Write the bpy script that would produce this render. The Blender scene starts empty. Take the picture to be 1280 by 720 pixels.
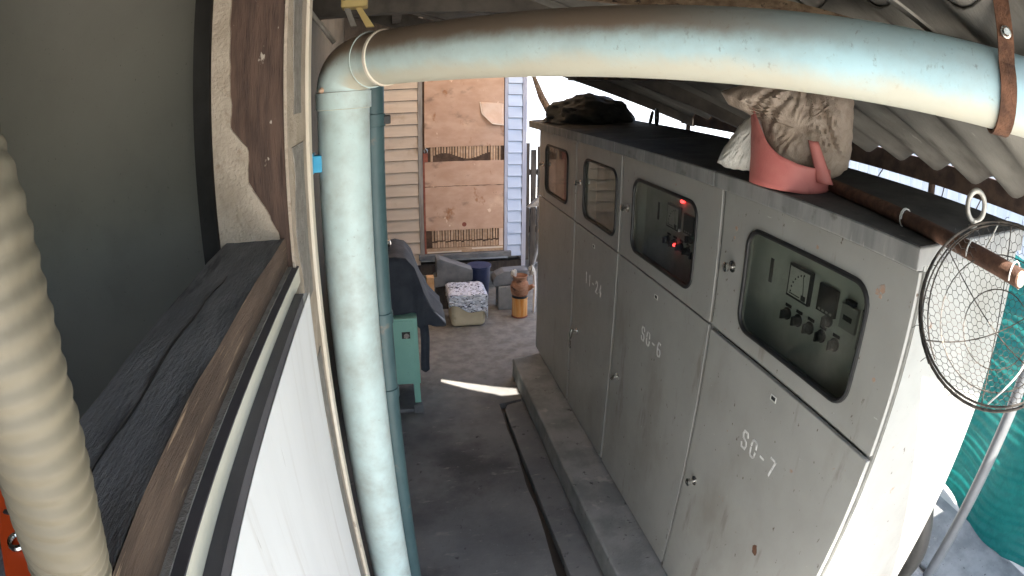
import bpy, bmesh, math, random
from mathutils import Vector, Matrix, noise as mnoise
random.seed(7)
SC = bpy.context.scene
COL = SC.collection
R = math.radians

# ------------------------------------------------------------------ camera
cam = bpy.data.cameras.new('camera')
cam.type = 'PANO'
cam.panorama_type = 'FISHEYE_LENS_POLYNOMIAL'       # wide security-camera lens with barrel distortion
cam.sensor_fit = 'HORIZONTAL'
cam.sensor_width = 36.0
cam.sensor_height = 20.25
cam.fisheye_fov = R(170)
FM = 743.671 * 36.0 / 1280.0
cam.fisheye_polynomial_k0 = 0.0
cam.fisheye_polynomial_k1 = -1.0 / FM
cam.fisheye_polynomial_k2 = 0.0
cam.fisheye_polynomial_k3 = -0.112848 / FM ** 3
cam.fisheye_polynomial_k4 = 0.0
cam.clip_start = 0.01
cam.clip_end = 500.0
cam_ob = bpy.data.objects.new('camera', cam)
COL.objects.link(cam_ob)
cam_ob.matrix_world = (Matrix.Translation((0, 0, 2.335)) @ Matrix.Rotation(-0.205341, 4, 'Z')
                       @ Matrix.Rotation(math.pi / 2 - 0.336208, 4, 'X') @ Matrix.Rotation(0.0082938, 4, 'Z'))
SC.camera = cam_ob

# ------------------------------------------------------------------ sky, sun, exposure
SUN_L = Vector((-0.05, 0.50, -1.0)).normalized()    # direction the sunlight travels
elev = math.asin(-SUN_L.z)
azim = math.atan2(-SUN_L.x, -SUN_L.y)
world = bpy.data.worlds.new('World')
SC.world = world
world.use_nodes = True
wn = world.node_tree
sky = wn.nodes.new('ShaderNodeTexSky')
sky.sky_type = 'NISHITA'
sky.sun_disc = False
sky.sun_elevation = elev
sky.sun_rotation = azim
sky.air_density = 1.2
sky.dust_density = 2.5
bg = wn.nodes['Background']
bg.inputs['Strength'].default_value = 0.13
wn.links.new(sky.outputs[0], bg.inputs['Color'])
sun = bpy.data.lights.new('sun', 'SUN')
sun.energy = 4.0
sun.angle = R(0.5)
sun.color = (1.0, 0.95, 0.87)
sun_ob = bpy.data.objects.new('sun', sun)
COL.objects.link(sun_ob)
sun_ob.rotation_euler = SUN_L.to_track_quat('-Z', 'Y').to_euler()
SC.view_settings.view_transform = 'Standard'
SC.view_settings.look = 'None'
SC.view_settings.gamma = 1.0
SC.view_settings.use_curve_mapping = False
SC.view_settings.exposure = 2.6

# ------------------------------------------------------------------ materials
def lin(c):
    return tuple(((v / 255) / 12.92 if v / 255 <= 0.04045 else ((v / 255 + 0.055) / 1.055) ** 2.4) for v in c) + (1.0,)

def base_mat(name):
    m = bpy.data.materials.new(name)
    m.use_nodes = True
    nt = m.node_tree
    return m, nt, nt.nodes['Principled BSDF']

def noise_node(nt, pos, scale, detail=6, rough=0.6, stretch=(1, 1, 1), dist=0.0):
    mp = nt.nodes.new('ShaderNodeMapping')
    mp.inputs['Scale'].default_value = stretch
    nt.links.new(pos, mp.inputs['Vector'])
    n = nt.nodes.new('ShaderNodeTexNoise')
    n.inputs['Scale'].default_value = scale
    n.inputs['Detail'].default_value = detail
    n.inputs['Roughness'].default_value = rough
    n.inputs['Distortion'].default_value = dist
    nt.links.new(mp.outputs[0], n.inputs['Vector'])
    return n.outputs['Fac']

def ramp(nt, fac, lo, hi):
    r = nt.nodes.new('ShaderNodeMapRange')
    r.interpolation_type = 'SMOOTHSTEP'
    r.inputs['From Min'].default_value = lo
    r.inputs['From Max'].default_value = hi
    nt.links.new(fac, r.inputs['Value'])
    return r.outputs[0]

def mix(nt, fac, a, b):
    mx = nt.nodes.new('ShaderNodeMix')
    mx.data_type = 'RGBA'
    if isinstance(fac, (int, float)):
        mx.inputs[0].default_value = fac
    else:
        nt.links.new(fac, mx.inputs[0])
    for k, v in ((6, a), (7, b)):
        if isinstance(v, tuple):
            mx.inputs[k].default_value = v
        else:
            nt.links.new(v, mx.inputs[k])
    return mx.outputs[2]

def math_node(nt, op, a, b):
    n = nt.nodes.new('ShaderNodeMath')
    n.operation = op
    for k, v in ((0, a), (1, b)):
        if isinstance(v, (int, float)):
            n.inputs[k].default_value = v
        else:
            nt.links.new(v, n.inputs[k])
    return n.outputs[0]

def M(name, c1, c2=None, scale=6.0, rough=0.7, bump=0.0, bscale=60.0, metal=0.0, stretch=(1, 1, 1),
      layers=(), bstretch=None, spec=0.4, vary=0.0, lo=0.32, hi=0.68, bdist=0.004):
    """c1/c2 linear colours mixed by noise; layers = (colour, scale, lo, hi, stretch) stains over them."""
    m, nt, b = base_mat(name)
    geo = nt.nodes.new('ShaderNodeNewGeometry')
    pos = geo.outputs['Position']
    c1 = c1 if len(c1) == 4 else tuple(c1) + (1,)
    col = c1
    if c2 is not None:
        c2 = c2 if len(c2) == 4 else tuple(c2) + (1,)
        col = mix(nt, ramp(nt, noise_node(nt, pos, scale, stretch=stretch), lo, hi), c1, c2)
    for (lc, ls, l0, l1, lst) in layers:
        lc = lc if len(lc) == 4 else tuple(lc) + (1,)
        col = mix(nt, ramp(nt, noise_node(nt, pos, ls, stretch=lst), l0, l1), col, lc)
    if vary:
        oi = nt.nodes.new('ShaderNodeObjectInfo')
        hs = nt.nodes.new('ShaderNodeHueSaturation')
        v = math_node(nt, 'MULTIPLY_ADD', oi.outputs['Random'], vary)
        v.node.inputs[2].default_value = 1 - vary / 2
        nt.links.new(v, hs.inputs['Value'])
        if isinstance(col, tuple):
            hs.inputs['Color'].default_value = col
        else:
            nt.links.new(col, hs.inputs['Color'])
        col = hs.outputs[0]
    if isinstance(col, tuple):
        b.inputs['Base Color'].default_value = col
    else:
        nt.links.new(col, b.inputs['Base Color'])
    b.inputs['Metallic'].default_value = metal
    b.inputs['Specular IOR Level'].default_value = spec
    rn = noise_node(nt, pos, 25, detail=3)
    rr = nt.nodes.new('ShaderNodeMapRange')
    rr.inputs['To Min'].default_value = max(0, rough - 0.12)
    rr.inputs['To Max'].default_value = min(1, rough + 0.12)
    nt.links.new(rn, rr.inputs['Value'])
    nt.links.new(rr.outputs[0], b.inputs['Roughness'])
    if bump:
        bn = nt.nodes.new('ShaderNodeBump')
        bn.inputs['Strength'].default_value = bump
        bn.inputs['Distance'].default_value = bdist
        nt.links.new(noise_node(nt, pos, bscale, detail=5, stretch=bstretch or stretch), bn.inputs['Height'])
        nt.links.new(bn.outputs[0], b.inputs['Normal'])
    return m

S1 = (1, 1, 1)
RUST = (0.16, 0.075, 0.035)
MAT = {}
MAT['concrete'] = M('concrete_floor', (0.098, 0.102, 0.107), (0.158, 0.16, 0.16), 1.6, 0.85, 0.5, 45,
                    layers=(((0.06, 0.06, 0.063), 0.9, 0.46, 0.62, S1), ((0.25, 0.235, 0.215), 7, 0.62, 0.75, (1, 3, 1)),
                            ((0.045, 0.045, 0.047), 14, 0.62, 0.72, S1), ((0.20, 0.195, 0.185), 3.5, 0.60, 0.72, (1, 2.5, 1)), ((0.30, 0.29, 0.27), 85, 0.68, 0.73, S1), ((0.03, 0.03, 0.03), 110, 0.68, 0.73, S1)))
def far_floor_tone():
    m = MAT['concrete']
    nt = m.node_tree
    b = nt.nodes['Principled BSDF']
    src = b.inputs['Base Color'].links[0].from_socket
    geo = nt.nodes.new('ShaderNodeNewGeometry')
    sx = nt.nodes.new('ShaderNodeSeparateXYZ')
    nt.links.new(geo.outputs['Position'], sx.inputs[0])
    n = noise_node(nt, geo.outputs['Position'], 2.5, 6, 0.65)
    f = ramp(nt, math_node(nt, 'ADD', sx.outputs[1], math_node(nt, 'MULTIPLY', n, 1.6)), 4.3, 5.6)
    far_tone = mix(nt, ramp(nt, noise_node(nt, geo.outputs['Position'], 9, 7), 0.35, 0.65), (0.17, 0.15, 0.125, 1), (0.27, 0.245, 0.21, 1))
    nt.links.new(mix(nt, math_node(nt, 'MULTIPLY', f, 0.8), src, far_tone), b.inputs['Base Color'])
far_floor_tone()          # warmer, lighter floor colour towards the far end
MAT['ground'] = M('yard_ground', (0.22, 0.20, 0.17), (0.34, 0.31, 0.27), 0.8, 0.95, 0.6, 30,
                  layers=(((0.12, 0.11, 0.09), 2.5, 0.58, 0.7, S1),))
MAT['paleyard'] = M('pale_yard_concrete', (0.42, 0.40, 0.36), (0.52, 0.50, 0.46), 0.8, 0.95, 0.5, 30,
                    layers=(((0.3, 0.28, 0.25), 2.5, 0.6, 0.75, S1),))
MAT['plinth'] = M('plinth_concrete', (0.16, 0.165, 0.165), (0.26, 0.262, 0.255), 5, 0.85, 0.6, 60,
                  layers=(((0.32, 0.31, 0.29), 9, 0.62, 0.72, S1), ((0.05, 0.05, 0.05), 22, 0.63, 0.72, S1)))
MAT['paleconc'] = M('pale_concrete', (0.12, 0.122, 0.125), (0.19, 0.192, 0.195), 7, 0.9, 0.5, 50,
                    layers=(((0.18, 0.17, 0.16), 5, 0.58, 0.72, S1),))
MAT['cab'] = M('cabinet_paint', (0.305, 0.30, 0.276), (0.345, 0.34, 0.315), 3, 0.42, 0.25, 5, bdist=0.006, spec=0.5,
               layers=(((0.25, 0.236, 0.205), 2.2, 0.50, 0.75, (1, 1, 0.5)), ((0.235, 0.218, 0.19), 9, 0.60, 0.72, (1, 1, 0.25)), ((0.33, 0.22, 0.16), 14, 0.69, 0.74, S1),
                       ((0.10, 0.07, 0.05), 42, 0.67, 0.71, (1, 1, 0.6)), ((0.14, 0.10, 0.075), 95, 0.69, 0.73, (1, 1, 0.5)), ((0.5, 0.49, 0.46), 30, 0.70, 0.76, (1, 0.5, 2))))
MAT['cabtop'] = M('cabinet_roof_paint', (0.20, 0.20, 0.195), (0.29, 0.285, 0.27), 9, 0.75, 0.2, 50, stretch=(1, 2, 0.4),
                  layers=(((0.40, 0.38, 0.35), 25, 0.60, 0.74, (1, 2, 0.3)), ((0.12, 0.11, 0.10), 6, 0.6, 0.7, S1)))
MAT['darktop'] = M('dark_cabinet_top', (0.045, 0.045, 0.044), (0.085, 0.083, 0.08), 7, 0.85, 0.3, 50,
                layers=(((0.12, 0.115, 0.105), 18, 0.64, 0.75, S1),))  # darker tone for the sheet on top of each cabinet
MAT['gasket'] = M('rubber_gasket', (0.015, 0.015, 0.015), None, rough=0.5)
MAT['panelgrey'] = M('instrument_panel_paint', (0.50, 0.515, 0.48), (0.54, 0.555, 0.52), 4, 0.5)
MAT['black'] = M('black_plastic', (0.016, 0.016, 0.017), (0.03, 0.03, 0.03), 20, 0.45)
MAT['chrome'] = M('worn_chrome', (0.62, 0.60, 0.57), (0.40, 0.38, 0.35), 60, 0.25, metal=1.0)
MAT['dial'] = M('meter_dial_white', (0.62, 0.62, 0.58), None, rough=0.5)
MAT['silverlabel'] = M('switch_body_grey', (0.30, 0.30, 0.28), None, rough=0.4)
MAT['stencil'] = M('stencil_white', (0.72, 0.71, 0.69), (0.46, 0.45, 0.43), 60, 0.7, lo=0.50, hi=0.70)
MAT['rust'] = M('rust', (0.075, 0.035, 0.020), (0.17, 0.08, 0.045), 30, 0.95, 0.8, 120)
MAT['rustrod'] = M('rusty_rod', (0.06, 0.030, 0.020), (0.13, 0.065, 0.04), 26, 0.8, 0.6, 110)
MAT['wire'] = M('dark_wire', (0.03, 0.028, 0.026), (0.10, 0.085, 0.07), 40, 0.5, metal=0.6)
MAT['palewire'] = M('pale_wire', (0.62, 0.60, 0.55), None, rough=0.45)
MAT['asbestos'] = M('fibre_cement_roof', (0.13, 0.12, 0.103), (0.20, 0.187, 0.163), 4, 0.95, 0.5, 70, stretch=(0.5, 2, 1),
                    layers=(((0.09, 0.08, 0.068), 3, 0.55, 0.7, (0.4, 2.5, 1)), ((0.27, 0.25, 0.22), 12, 0.66, 0.76, (0.4, 3, 1))))
MAT['darkrust'] = M('rusted_purlin', (0.035, 0.022, 0.017), (0.08, 0.05, 0.035), 14, 0.85, 0.5, 60)
MAT['timber'] = M('old_timber', (0.10, 0.062, 0.035), (0.23, 0.16, 0.10), 7, 0.85, 0.7, 60, stretch=(6, 0.8, 6),
                  layers=(((0.035, 0.022, 0.014), 9, 0.58, 0.68, (6, 0.6, 6)),))
MAT['timberz'] = M('brown_door_post_wood', (0.056, 0.033, 0.024), (0.105, 0.062, 0.044), 8, 0.75, 0.6, 50, stretch=(6, 6, 0.7),
                   layers=(((0.42, 0.36, 0.29), 26, 0.665, 0.71, (1.6, 1, 0.7)), ((0.035, 0.018, 0.012), 7, 0.58, 0.7, (8, 8, 0.5))))
MAT['greytimber'] = M('grey_board', (0.22, 0.20, 0.17), (0.34, 0.31, 0.27), 6, 0.9, 0.4, 50, stretch=(3, 1, 3))
MAT['darkwood'] = M('dark_wood', (0.030, 0.024, 0.020), (0.065, 0.052, 0.042), 6, 0.9, 0.5, 50, stretch=(3, 3, 0.7))
MAT['alcove'] = M('dim_room_paint', (0.31, 0.295, 0.245), (0.345, 0.33, 0.275), 1.5, 0.75, 0.15, 60,
                  layers=(((0.06, 0.055, 0.045), 30, 0.72, 0.77, S1), ((0.26, 0.25, 0.215), 1.2, 0.55, 0.75, S1), ((0.20, 0.19, 0.16), 70, 0.66, 0.74, S1), ((0.42, 0.40, 0.35), 9, 0.68, 0.78, (1, 1, 0.15))))
MAT['plaster'] = M('rough_plaster', (0.38, 0.31, 0.235), (0.48, 0.40, 0.315), 12, 0.95, 1.0, 110, bdist=0.006,
                   layers=(((0.30, 0.23, 0.165), 16, 0.60, 0.72, S1), ((0.17, 0.12, 0.085), 6, 0.66, 0.72, (1, 1, 0.5))))
MAT['bareplaster'] = M('bare_render', (0.21, 0.19, 0.165), (0.29, 0.265, 0.235), 30, 0.95, 1.0, 130, bdist=0.006)
MAT['cream'] = M('cream_trim_paint', (0.62, 0.55, 0.44), (0.70, 0.64, 0.54), 8, 0.7, 0.3, 60, stretch=(1, 1, 0.3),
                 layers=(((0.30, 0.24, 0.18), 15, 0.62, 0.70, (1, 1, 0.4)),))
MAT['silltop'] = M('sooty_sill_top', (0.15, 0.15, 0.152), (0.21, 0.208, 0.208), 7, 0.85, 1.0, 45, stretch=(4, 1.0, 4), bdist=0.006,
                   layers=(((0.27, 0.265, 0.26), 16, 0.66, 0.76, (4, 1.2, 4)), ((0.09, 0.09, 0.092), 6, 0.56, 0.68, (4, 0.6, 4))))
MAT['sillface'] = M('sill_face_wood', (0.068, 0.045, 0.032), (0.13, 0.087, 0.062), 7, 0.8, 0.8, 70, stretch=(1, 0.6, 6),
                    layers=(((0.27, 0.19, 0.125), 16, 0.60, 0.68, (1, 0.4, 8)), ((0.04, 0.02, 0.012), 6, 0.60, 0.7, (1, 0.4, 6))))
MAT['darkrail'] = M('dark_grimy_rail', (0.055, 0.052, 0.058), (0.085, 0.080, 0.085), 8, 0.55, 0.2, 60, stretch=(1, 0.3, 1))
MAT['creamrail'] = M('cream_rail', (0.60, 0.57, 0.46), (0.68, 0.65, 0.54), 10, 0.6, 0.2, 60, stretch=(1, 0.3, 1))
MAT['white'] = M('white_panel_paint', (0.76, 0.76, 0.75), (0.80, 0.80, 0.79), 4, 0.5, 0.1, 40, stretch=(1, 1, 0.25),
                 layers=(((0.66, 0.64, 0.61), 5, 0.55, 0.75, (1, 3, 0.2)), ((0.45, 0.43, 0.40), 40, 0.70, 0.75, (1, 2, 0.12)), ((0.30, 0.28, 0.26), 60, 0.74, 0.77, (1, 2, 0.4))))
MAT['whitesheet'] = M('white_sheet_metal', (0.42, 0.47, 0.53), (0.50, 0.54, 0.60), 2, 0.5, stretch=(1, 3, 0.3), vary=0.12)
MAT['greywall'] = M('grey_side_wall', (0.055, 0.051, 0.045), (0.085, 0.079, 0.07), 3, 0.9, 0.4, 60)
MAT['hose'] = M('cream_hose', (0.155, 0.132, 0.09), (0.20, 0.172, 0.122), 5, 0.6, 0.1, 40,
                layers=(((0.11, 0.09, 0.06), 6, 0.55, 0.75, (1, 1, 0.4)),))
MAT['orange'] = M('orange_plastic', (0.72, 0.085, 0.015), (0.62, 0.07, 0.014), 9, 0.4)
MAT['siding'] = M('cream_siding', (0.54, 0.435, 0.34), (0.60, 0.495, 0.395), 4, 0.75, 0.2, 60, stretch=(0.5, 1, 4), vary=0.10,
                  layers=(((0.42, 0.31, 0.22), 3, 0.58, 0.75, S1),))
MAT['siding_skylit'] = M('skylight_tinted_siding', (0.47, 0.55, 0.70), (0.52, 0.60, 0.74), 4, 0.7, 0.2, 60, stretch=(0.5, 1, 4), vary=0.08)  # blue of the skylight put into the right boards' colour
MAT['lilac'] = M('lilac_corner_trim', (0.33, 0.34, 0.42), (0.42, 0.43, 0.50), 12, 0.8, 0.3, 60, stretch=(1, 1, 0.3))
MAT['greytrim'] = M('weathered_grey_trim', (0.20, 0.175, 0.15), (0.31, 0.28, 0.25), 9, 0.85, 0.3, 60, stretch=(3, 3, 0.4))
MAT['doorskin'] = M('peeling_hardboard', (0.45, 0.275, 0.185), (0.53, 0.35, 0.25), 4, 0.75, 0.25, 40, stretch=(1, 1, 2),
                    layers=(((0.62, 0.42, 0.29), 2.5, 0.55, 0.72, S1), ((0.27, 0.17, 0.12), 3.2, 0.57, 0.70, (1, 1, 1.6)), ((0.33, 0.15, 0.07), 7, 0.60, 0.70, (1, 1, 0.6)), ((0.70, 0.52, 0.38), 9, 0.66, 0.72, (1.6, 1, 1)),
                            ((0.20, 0.12, 0.08), 26, 0.70, 0.75, S1)))
MAT['doorcore'] = M('door_core_strips', (0.40, 0.25, 0.15), (0.52, 0.36, 0.24), 30, 0.9, 0.4, 80, vary=0.35)
MAT['doorcore2'] = M('door_core_dark', (0.055, 0.032, 0.02), (0.11, 0.065, 0.042), 12, 0.9)
MAT['peel'] = M('torn_paper_flap', (0.58, 0.40, 0.29), (0.66, 0.50, 0.39), 8, 0.8)
MAT['paleedge'] = M('torn_pale_edge', (0.70, 0.60, 0.48), None, rough=0.8)
MAT['redbrown'] = M('red_brown_strip', (0.21, 0.055, 0.035), (0.30, 0.10, 0.06), 15, 0.7)
MAT['pipe2'] = M('dark_teal_pipe', (0.045, 0.085, 0.092), (0.065, 0.115, 0.122), 5, 0.45, 0.05, 40,
                 layers=(((0.15, 0.14, 0.12), 10, 0.62, 0.74, S1),))
MAT['clip'] = M('bright_blue_clip', (0.05, 0.34, 0.56), (0.07, 0.40, 0.62), 10, 0.45)
MAT['mortar'] = M('mortar_lump', (0.55, 0.36, 0.25), (0.62, 0.45, 0.33), 30, 0.9, 0.6, 90)
MAT['machine'] = M('sea_green_paint', (0.22, 0.46, 0.38), (0.25, 0.50, 0.415), 5, 0.45, spec=0.5,
                   layers=(((0.10, 0.2, 0.165), 12, 0.66, 0.74, S1),))
MAT['tarp'] = M('navy_cloth', (0.024, 0.029, 0.042), (0.042, 0.048, 0.062), 6, 0.8, 0.4, 120)
MAT['navy'] = M('navy_plastic', (0.025, 0.035, 0.085), (0.035, 0.048, 0.11), 6, 0.5)
MAT['foam'] = M('cream_foam', (0.60, 0.50, 0.34), (0.68, 0.58, 0.41), 7, 0.85, 0.3, 80,
                layers=(((0.40, 0.30, 0.19), 5, 0.6, 0.75, S1),))
MAT['clay'] = M('fired_clay', (0.25, 0.11, 0.06), (0.38, 0.21, 0.13), 14, 0.9, 0.4, 60, stretch=(1, 1, 2.5),
                layers=(((0.07, 0.035, 0.025), 7, 0.58, 0.68, (1, 1, 2)),))
MAT['stovecan'] = M('orange_tin', (0.62, 0.22, 0.03), (0.68, 0.40, 0.16), 9, 0.5, stretch=(4, 4, 0.3),
                    layers=(((0.32, 0.08, 0.03), 6, 0.6, 0.7, (4, 4, 0.3)),))
MAT['wood'] = M('fresh_wood_block', (0.60, 0.33, 0.15), (0.68, 0.42, 0.22), 20, 0.8, 0.2, 60)
MAT['tub'] = M('pink_red_plastic', (0.44, 0.125, 0.11), (0.50, 0.175, 0.15), 5, 0.55, 0.2, 50,
               layers=(((0.32, 0.095, 0.08), 9, 0.56, 0.72, S1), ((0.35, 0.22, 0.17), 22, 0.66, 0.74, S1)))
MAT['dusk_bundle'] = M('black_tarp', (0.014, 0.014, 0.013), (0.03, 0.03, 0.027), 5, 0.75, 0.5, 60)
MAT['pole'] = M('grey_pvc_pole', (0.15, 0.155, 0.16), (0.20, 0.205, 0.21), 5, 0.45, layers=(((0.2, 0.18, 0.16), 9, 0.62, 0.74, (1, 1, 0.4)),))
MAT['yellow'] = M('yellowed_lamp_plastic', (0.66, 0.50, 0.20), (0.55, 0.40, 0.15), 12, 0.6)
MAT['beamdark'] = M('dark_roof_beam', (0.05, 0.042, 0.035), (0.10, 0.085, 0.07), 6, 0.9, 0.4, 50)
MAT['lace'] = M('white_cord', (0.75, 0.73, 0.70), None, rough=0.6)

def emit(name, c, s):
    m, nt, b = base_mat(name)
    b.inputs['Base Color'].default_value = tuple(c) + (1,)
    b.inputs['Emission Color'].default_value = tuple(c) + (1,)
    b.inputs['Emission Strength'].default_value = s
    return m
MAT['led'] = emit('red_lamp', (1.0, 0.03, 0.03), 2.2)
MAT['led2'] = emit('orange_lamp', (1.0, 0.20, 0.06), 5.0)

def glass_mat():
    m, nt, b = base_mat('dusty_glass')
    out = nt.nodes['Material Output']
    nt.nodes.remove(b)
    tr = nt.nodes.new('ShaderNodeBsdfTransparent')
    tr.inputs[0].default_value = (0.80, 0.82, 0.79, 1)
    gl = nt.nodes.new('ShaderNodeBsdfGlossy')
    gl.inputs['Roughness'].default_value = 0.015
    fr = nt.nodes.new('ShaderNodeLayerWeight')
    fr.inputs['Blend'].default_value = 0.5
    m1 = nt.nodes.new('ShaderNodeMixShader')
    f2 = math_node(nt, 'ADD', math_node(nt, 'MULTIPLY', math_node(nt, 'POWER', fr.outputs['Facing'], 4.0), 0.85), 0.045)
    nt.links.new(f2, m1.inputs[0])
    nt.links.new(tr.outputs[0], m1.inputs[1])
    nt.links.new(gl.outputs[0], m1.inputs[2])
    df = nt.nodes.new('ShaderNodeBsdfDiffuse')
    df.inputs[0].default_value = (0.3, 0.28, 0.25, 1)
    geo = nt.nodes.new('ShaderNodeNewGeometry')
    d = ramp(nt, noise_node(nt, geo.outputs['Position'], 6, 6), 0.40, 0.9)
    d2 = math_node(nt, 'MULTIPLY', d, 0.22)
    m2 = nt.nodes.new('ShaderNodeMixShader')
    nt.links.new(d2, m2.inputs[0])
    nt.links.new(m1.outputs[0], m2.inputs[1])
    nt.links.new(df.outputs[0], m2.inputs[2])
    nt.links.new(m2.outputs[0], out.inputs['Surface'])
    return m
MAT['glass'] = glass_mat()

def big_pipe_mat():
    """pale blue-green PVC, brown dust lying on upward-facing surfaces and mottled dirt"""
    m, nt, b = base_mat('pale_blue_pvc')
    geo = nt.nodes.new('ShaderNodeNewGeometry')
    pos = geo.outputs['Position']
    sx = nt.nodes.new('ShaderNodeSeparateXYZ')
    nt.links.new(pos, sx.inputs[0])
    sn = nt.nodes.new('ShaderNodeSeparateXYZ')
    nt.links.new(geo.outputs['Normal'], sn.inputs[0])
    col = mix(nt, ramp(nt, noise_node(nt, pos, 5), 0.3, 0.7), (0.46, 0.585, 0.575, 1), (0.53, 0.655, 0.645, 1))
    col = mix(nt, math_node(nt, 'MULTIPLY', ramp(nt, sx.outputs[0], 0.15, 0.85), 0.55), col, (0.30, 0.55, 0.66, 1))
    n1 = noise_node(nt, pos, 9, 8, 0.65, (1, 1, 1))
    # scuffed dirt flecks
    col = mix(nt, math_node(nt, 'MULTIPLY', math_node(nt, 'MULTIPLY', ramp(nt, noise_node(nt, pos, 46, 6, 0.7), 0.62, 0.70), ramp(nt, noise_node(nt, pos, 4, 3), 0.45, 0.62)), 0.7), col, (0.24, 0.25, 0.235, 1))
    col = mix(nt, math_node(nt, 'MULTIPLY', ramp(nt, noise_node(nt, pos, 3.2, 8, 0.7), 0.40, 0.75), 0.45), col, (0.32, 0.32, 0.29, 1))
    col = mix(nt, math_node(nt, 'MULTIPLY', math_node(nt, 'MULTIPLY', ramp(nt, noise_node(nt, pos, 80, 5, 0.7, (1, 1, 0.5)), 0.56, 0.70), ramp(nt, noise_node(nt, pos, 5.5, 4), 0.42, 0.62)), math_node(nt, 'MULTIPLY', ramp(nt, sx.outputs[0], 0.1, 0.5), 0.7)), col, (0.20, 0.21, 0.20, 1))
    # dust on top, thick on the left run and thin to the right
    up = math_node(nt, 'ADD', sn.outputs[2], math_node(nt, 'MULTIPLY', math_node(nt, 'SUBTRACT', n1, 0.5), 0.7))
    dust = ramp(nt, up, -0.12, 0.46)
    fade = math_node(nt, 'SUBTRACT', 1.0, math_node(nt, 'MULTIPLY', ramp(nt, sx.outputs[0], 0.42, 0.95), 0.80))
    col = mix(nt, math_node(nt, 'MULTIPLY', math_node(nt, 'MULTIPLY', dust, fade), 0.95), col, (0.185, 0.125, 0.082, 1))
    # warm bounce light painted into the underside of the horizontal run
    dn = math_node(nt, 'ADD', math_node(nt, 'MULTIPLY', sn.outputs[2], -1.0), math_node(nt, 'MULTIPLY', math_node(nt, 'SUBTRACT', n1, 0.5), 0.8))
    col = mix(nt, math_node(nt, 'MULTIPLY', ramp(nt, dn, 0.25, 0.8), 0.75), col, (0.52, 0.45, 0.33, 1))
    nt.links.new(col, b.inputs['Base Color'])
    b.inputs['Roughness'].default_value = 0.5
    b.inputs['Specular IOR Level'].default_value = 0.45
    bn = nt.nodes.new('ShaderNodeBump')
    bn.inputs['Strength'].default_value = 0.15
    bn.inputs['Distance'].default_value = 0.004
    nt.links.new(n1, bn.inputs['Height'])
    nt.links.new(bn.outputs[0], b.inputs['Normal'])
    return m
MAT['pipe'] = big_pipe_mat()

def plastic_bag_mat(name, c1, c2, tr):
    m, nt, b = base_mat(name)
    geo = nt.nodes.new('ShaderNodeNewGeometry')
    pos = geo.outputs['Position']
    n = noise_node(nt, pos, 14, 8, 0.7, dist=1.0)
    col = mix(nt, ramp(nt, n, 0.35, 0.65), c1 + (1,), c2 + (1,))
    nt.links.new(col, b.inputs['Base Color'])
    b.inputs['Roughness'].default_value = 0.4
    bn = nt.nodes.new('ShaderNodeBump')
    bn.inputs['Strength'].default_value = 0.9
    bn.inputs['Distance'].default_value = 0.006
    nt.links.new(noise_node(nt, pos, 45, 6, 0.7, (1, 1, 0.6), 1.5), bn.inputs['Height'])
    nt.links.new(bn.outputs[0], b.inputs['Normal'])
    t = nt.nodes.new('ShaderNodeBsdfTranslucent')
    nt.links.new(col, t.inputs[0])
    mx = nt.nodes.new('ShaderNodeMixShader')
    mx.inputs[0].default_value = tr
    nt.links.new(b.outputs[0], mx.inputs[1])
    nt.links.new(t.outputs[0], mx.inputs[2])
    nt.links.new(mx.outputs[0], nt.nodes['Material Output'].inputs['Surface'])
    return m
MAT['bag'] = plastic_bag_mat('dirty_brown_plastic', (0.40, 0.31, 0.24), (0.55, 0.45, 0.36), 0.25)
MAT['sack'] = plastic_bag_mat('grey_white_sack', (0.50, 0.48, 0.43), (0.60, 0.58, 0.53), 0.25)
MAT['amber'] = plastic_bag_mat('translucent_amber_sheet', (0.74, 0.63, 0.51), (0.68, 0.57, 0.45), 0.6)
MAT['net'] = plastic_bag_mat('green_shade_net', (0.007, 0.125, 0.115), (0.012, 0.165, 0.152), 0.4)

def foil_mat():
    m, nt, b = base_mat('crinkled_foil')
    geo = nt.nodes.new('ShaderNodeNewGeometry')
    mp = nt.nodes.new('ShaderNodeMapping')
    mp.inputs['Scale'].default_value = (1, 1, 1.6)
    mp.inputs['Rotation'].default_value = (0.3, 0.6, 0.3)
    nt.links.new(geo.outputs['Position'], mp.inputs['Vector'])
    vo = nt.nodes.new('ShaderNodeTexVoronoi')
    vo.inputs['Scale'].default_value = 30
    nt.links.new(mp.outputs[0], vo.inputs['Vector'])
    d = ramp(nt, vo.outputs['Distance'], 0.25, 0.55)
    n = ramp(nt, noise_node(nt, geo.outputs['Position'], 19, 3, 0.55, (1, 1, 2.4), 1.6), 0.38, 0.46)
    col = mix(nt, n, (0.03, 0.035, 0.075, 1), (0.74, 0.76, 0.84, 1))
    nt.links.new(col, b.inputs['Base Color'])
    b.inputs['Metallic'].default_value = 0.25
    b.inputs['Roughness'].default_value = 0.42
    bn = nt.nodes.new('ShaderNodeBump')
    bn.inputs['Strength'].default_value = 0.8
    bn.inputs['Distance'].default_value = 0.01
    nt.links.new(d, bn.inputs['Height'])
    nt.links.new(bn.outputs[0], b.inputs['Normal'])
    return m
MAT['foil'] = foil_mat()

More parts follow.
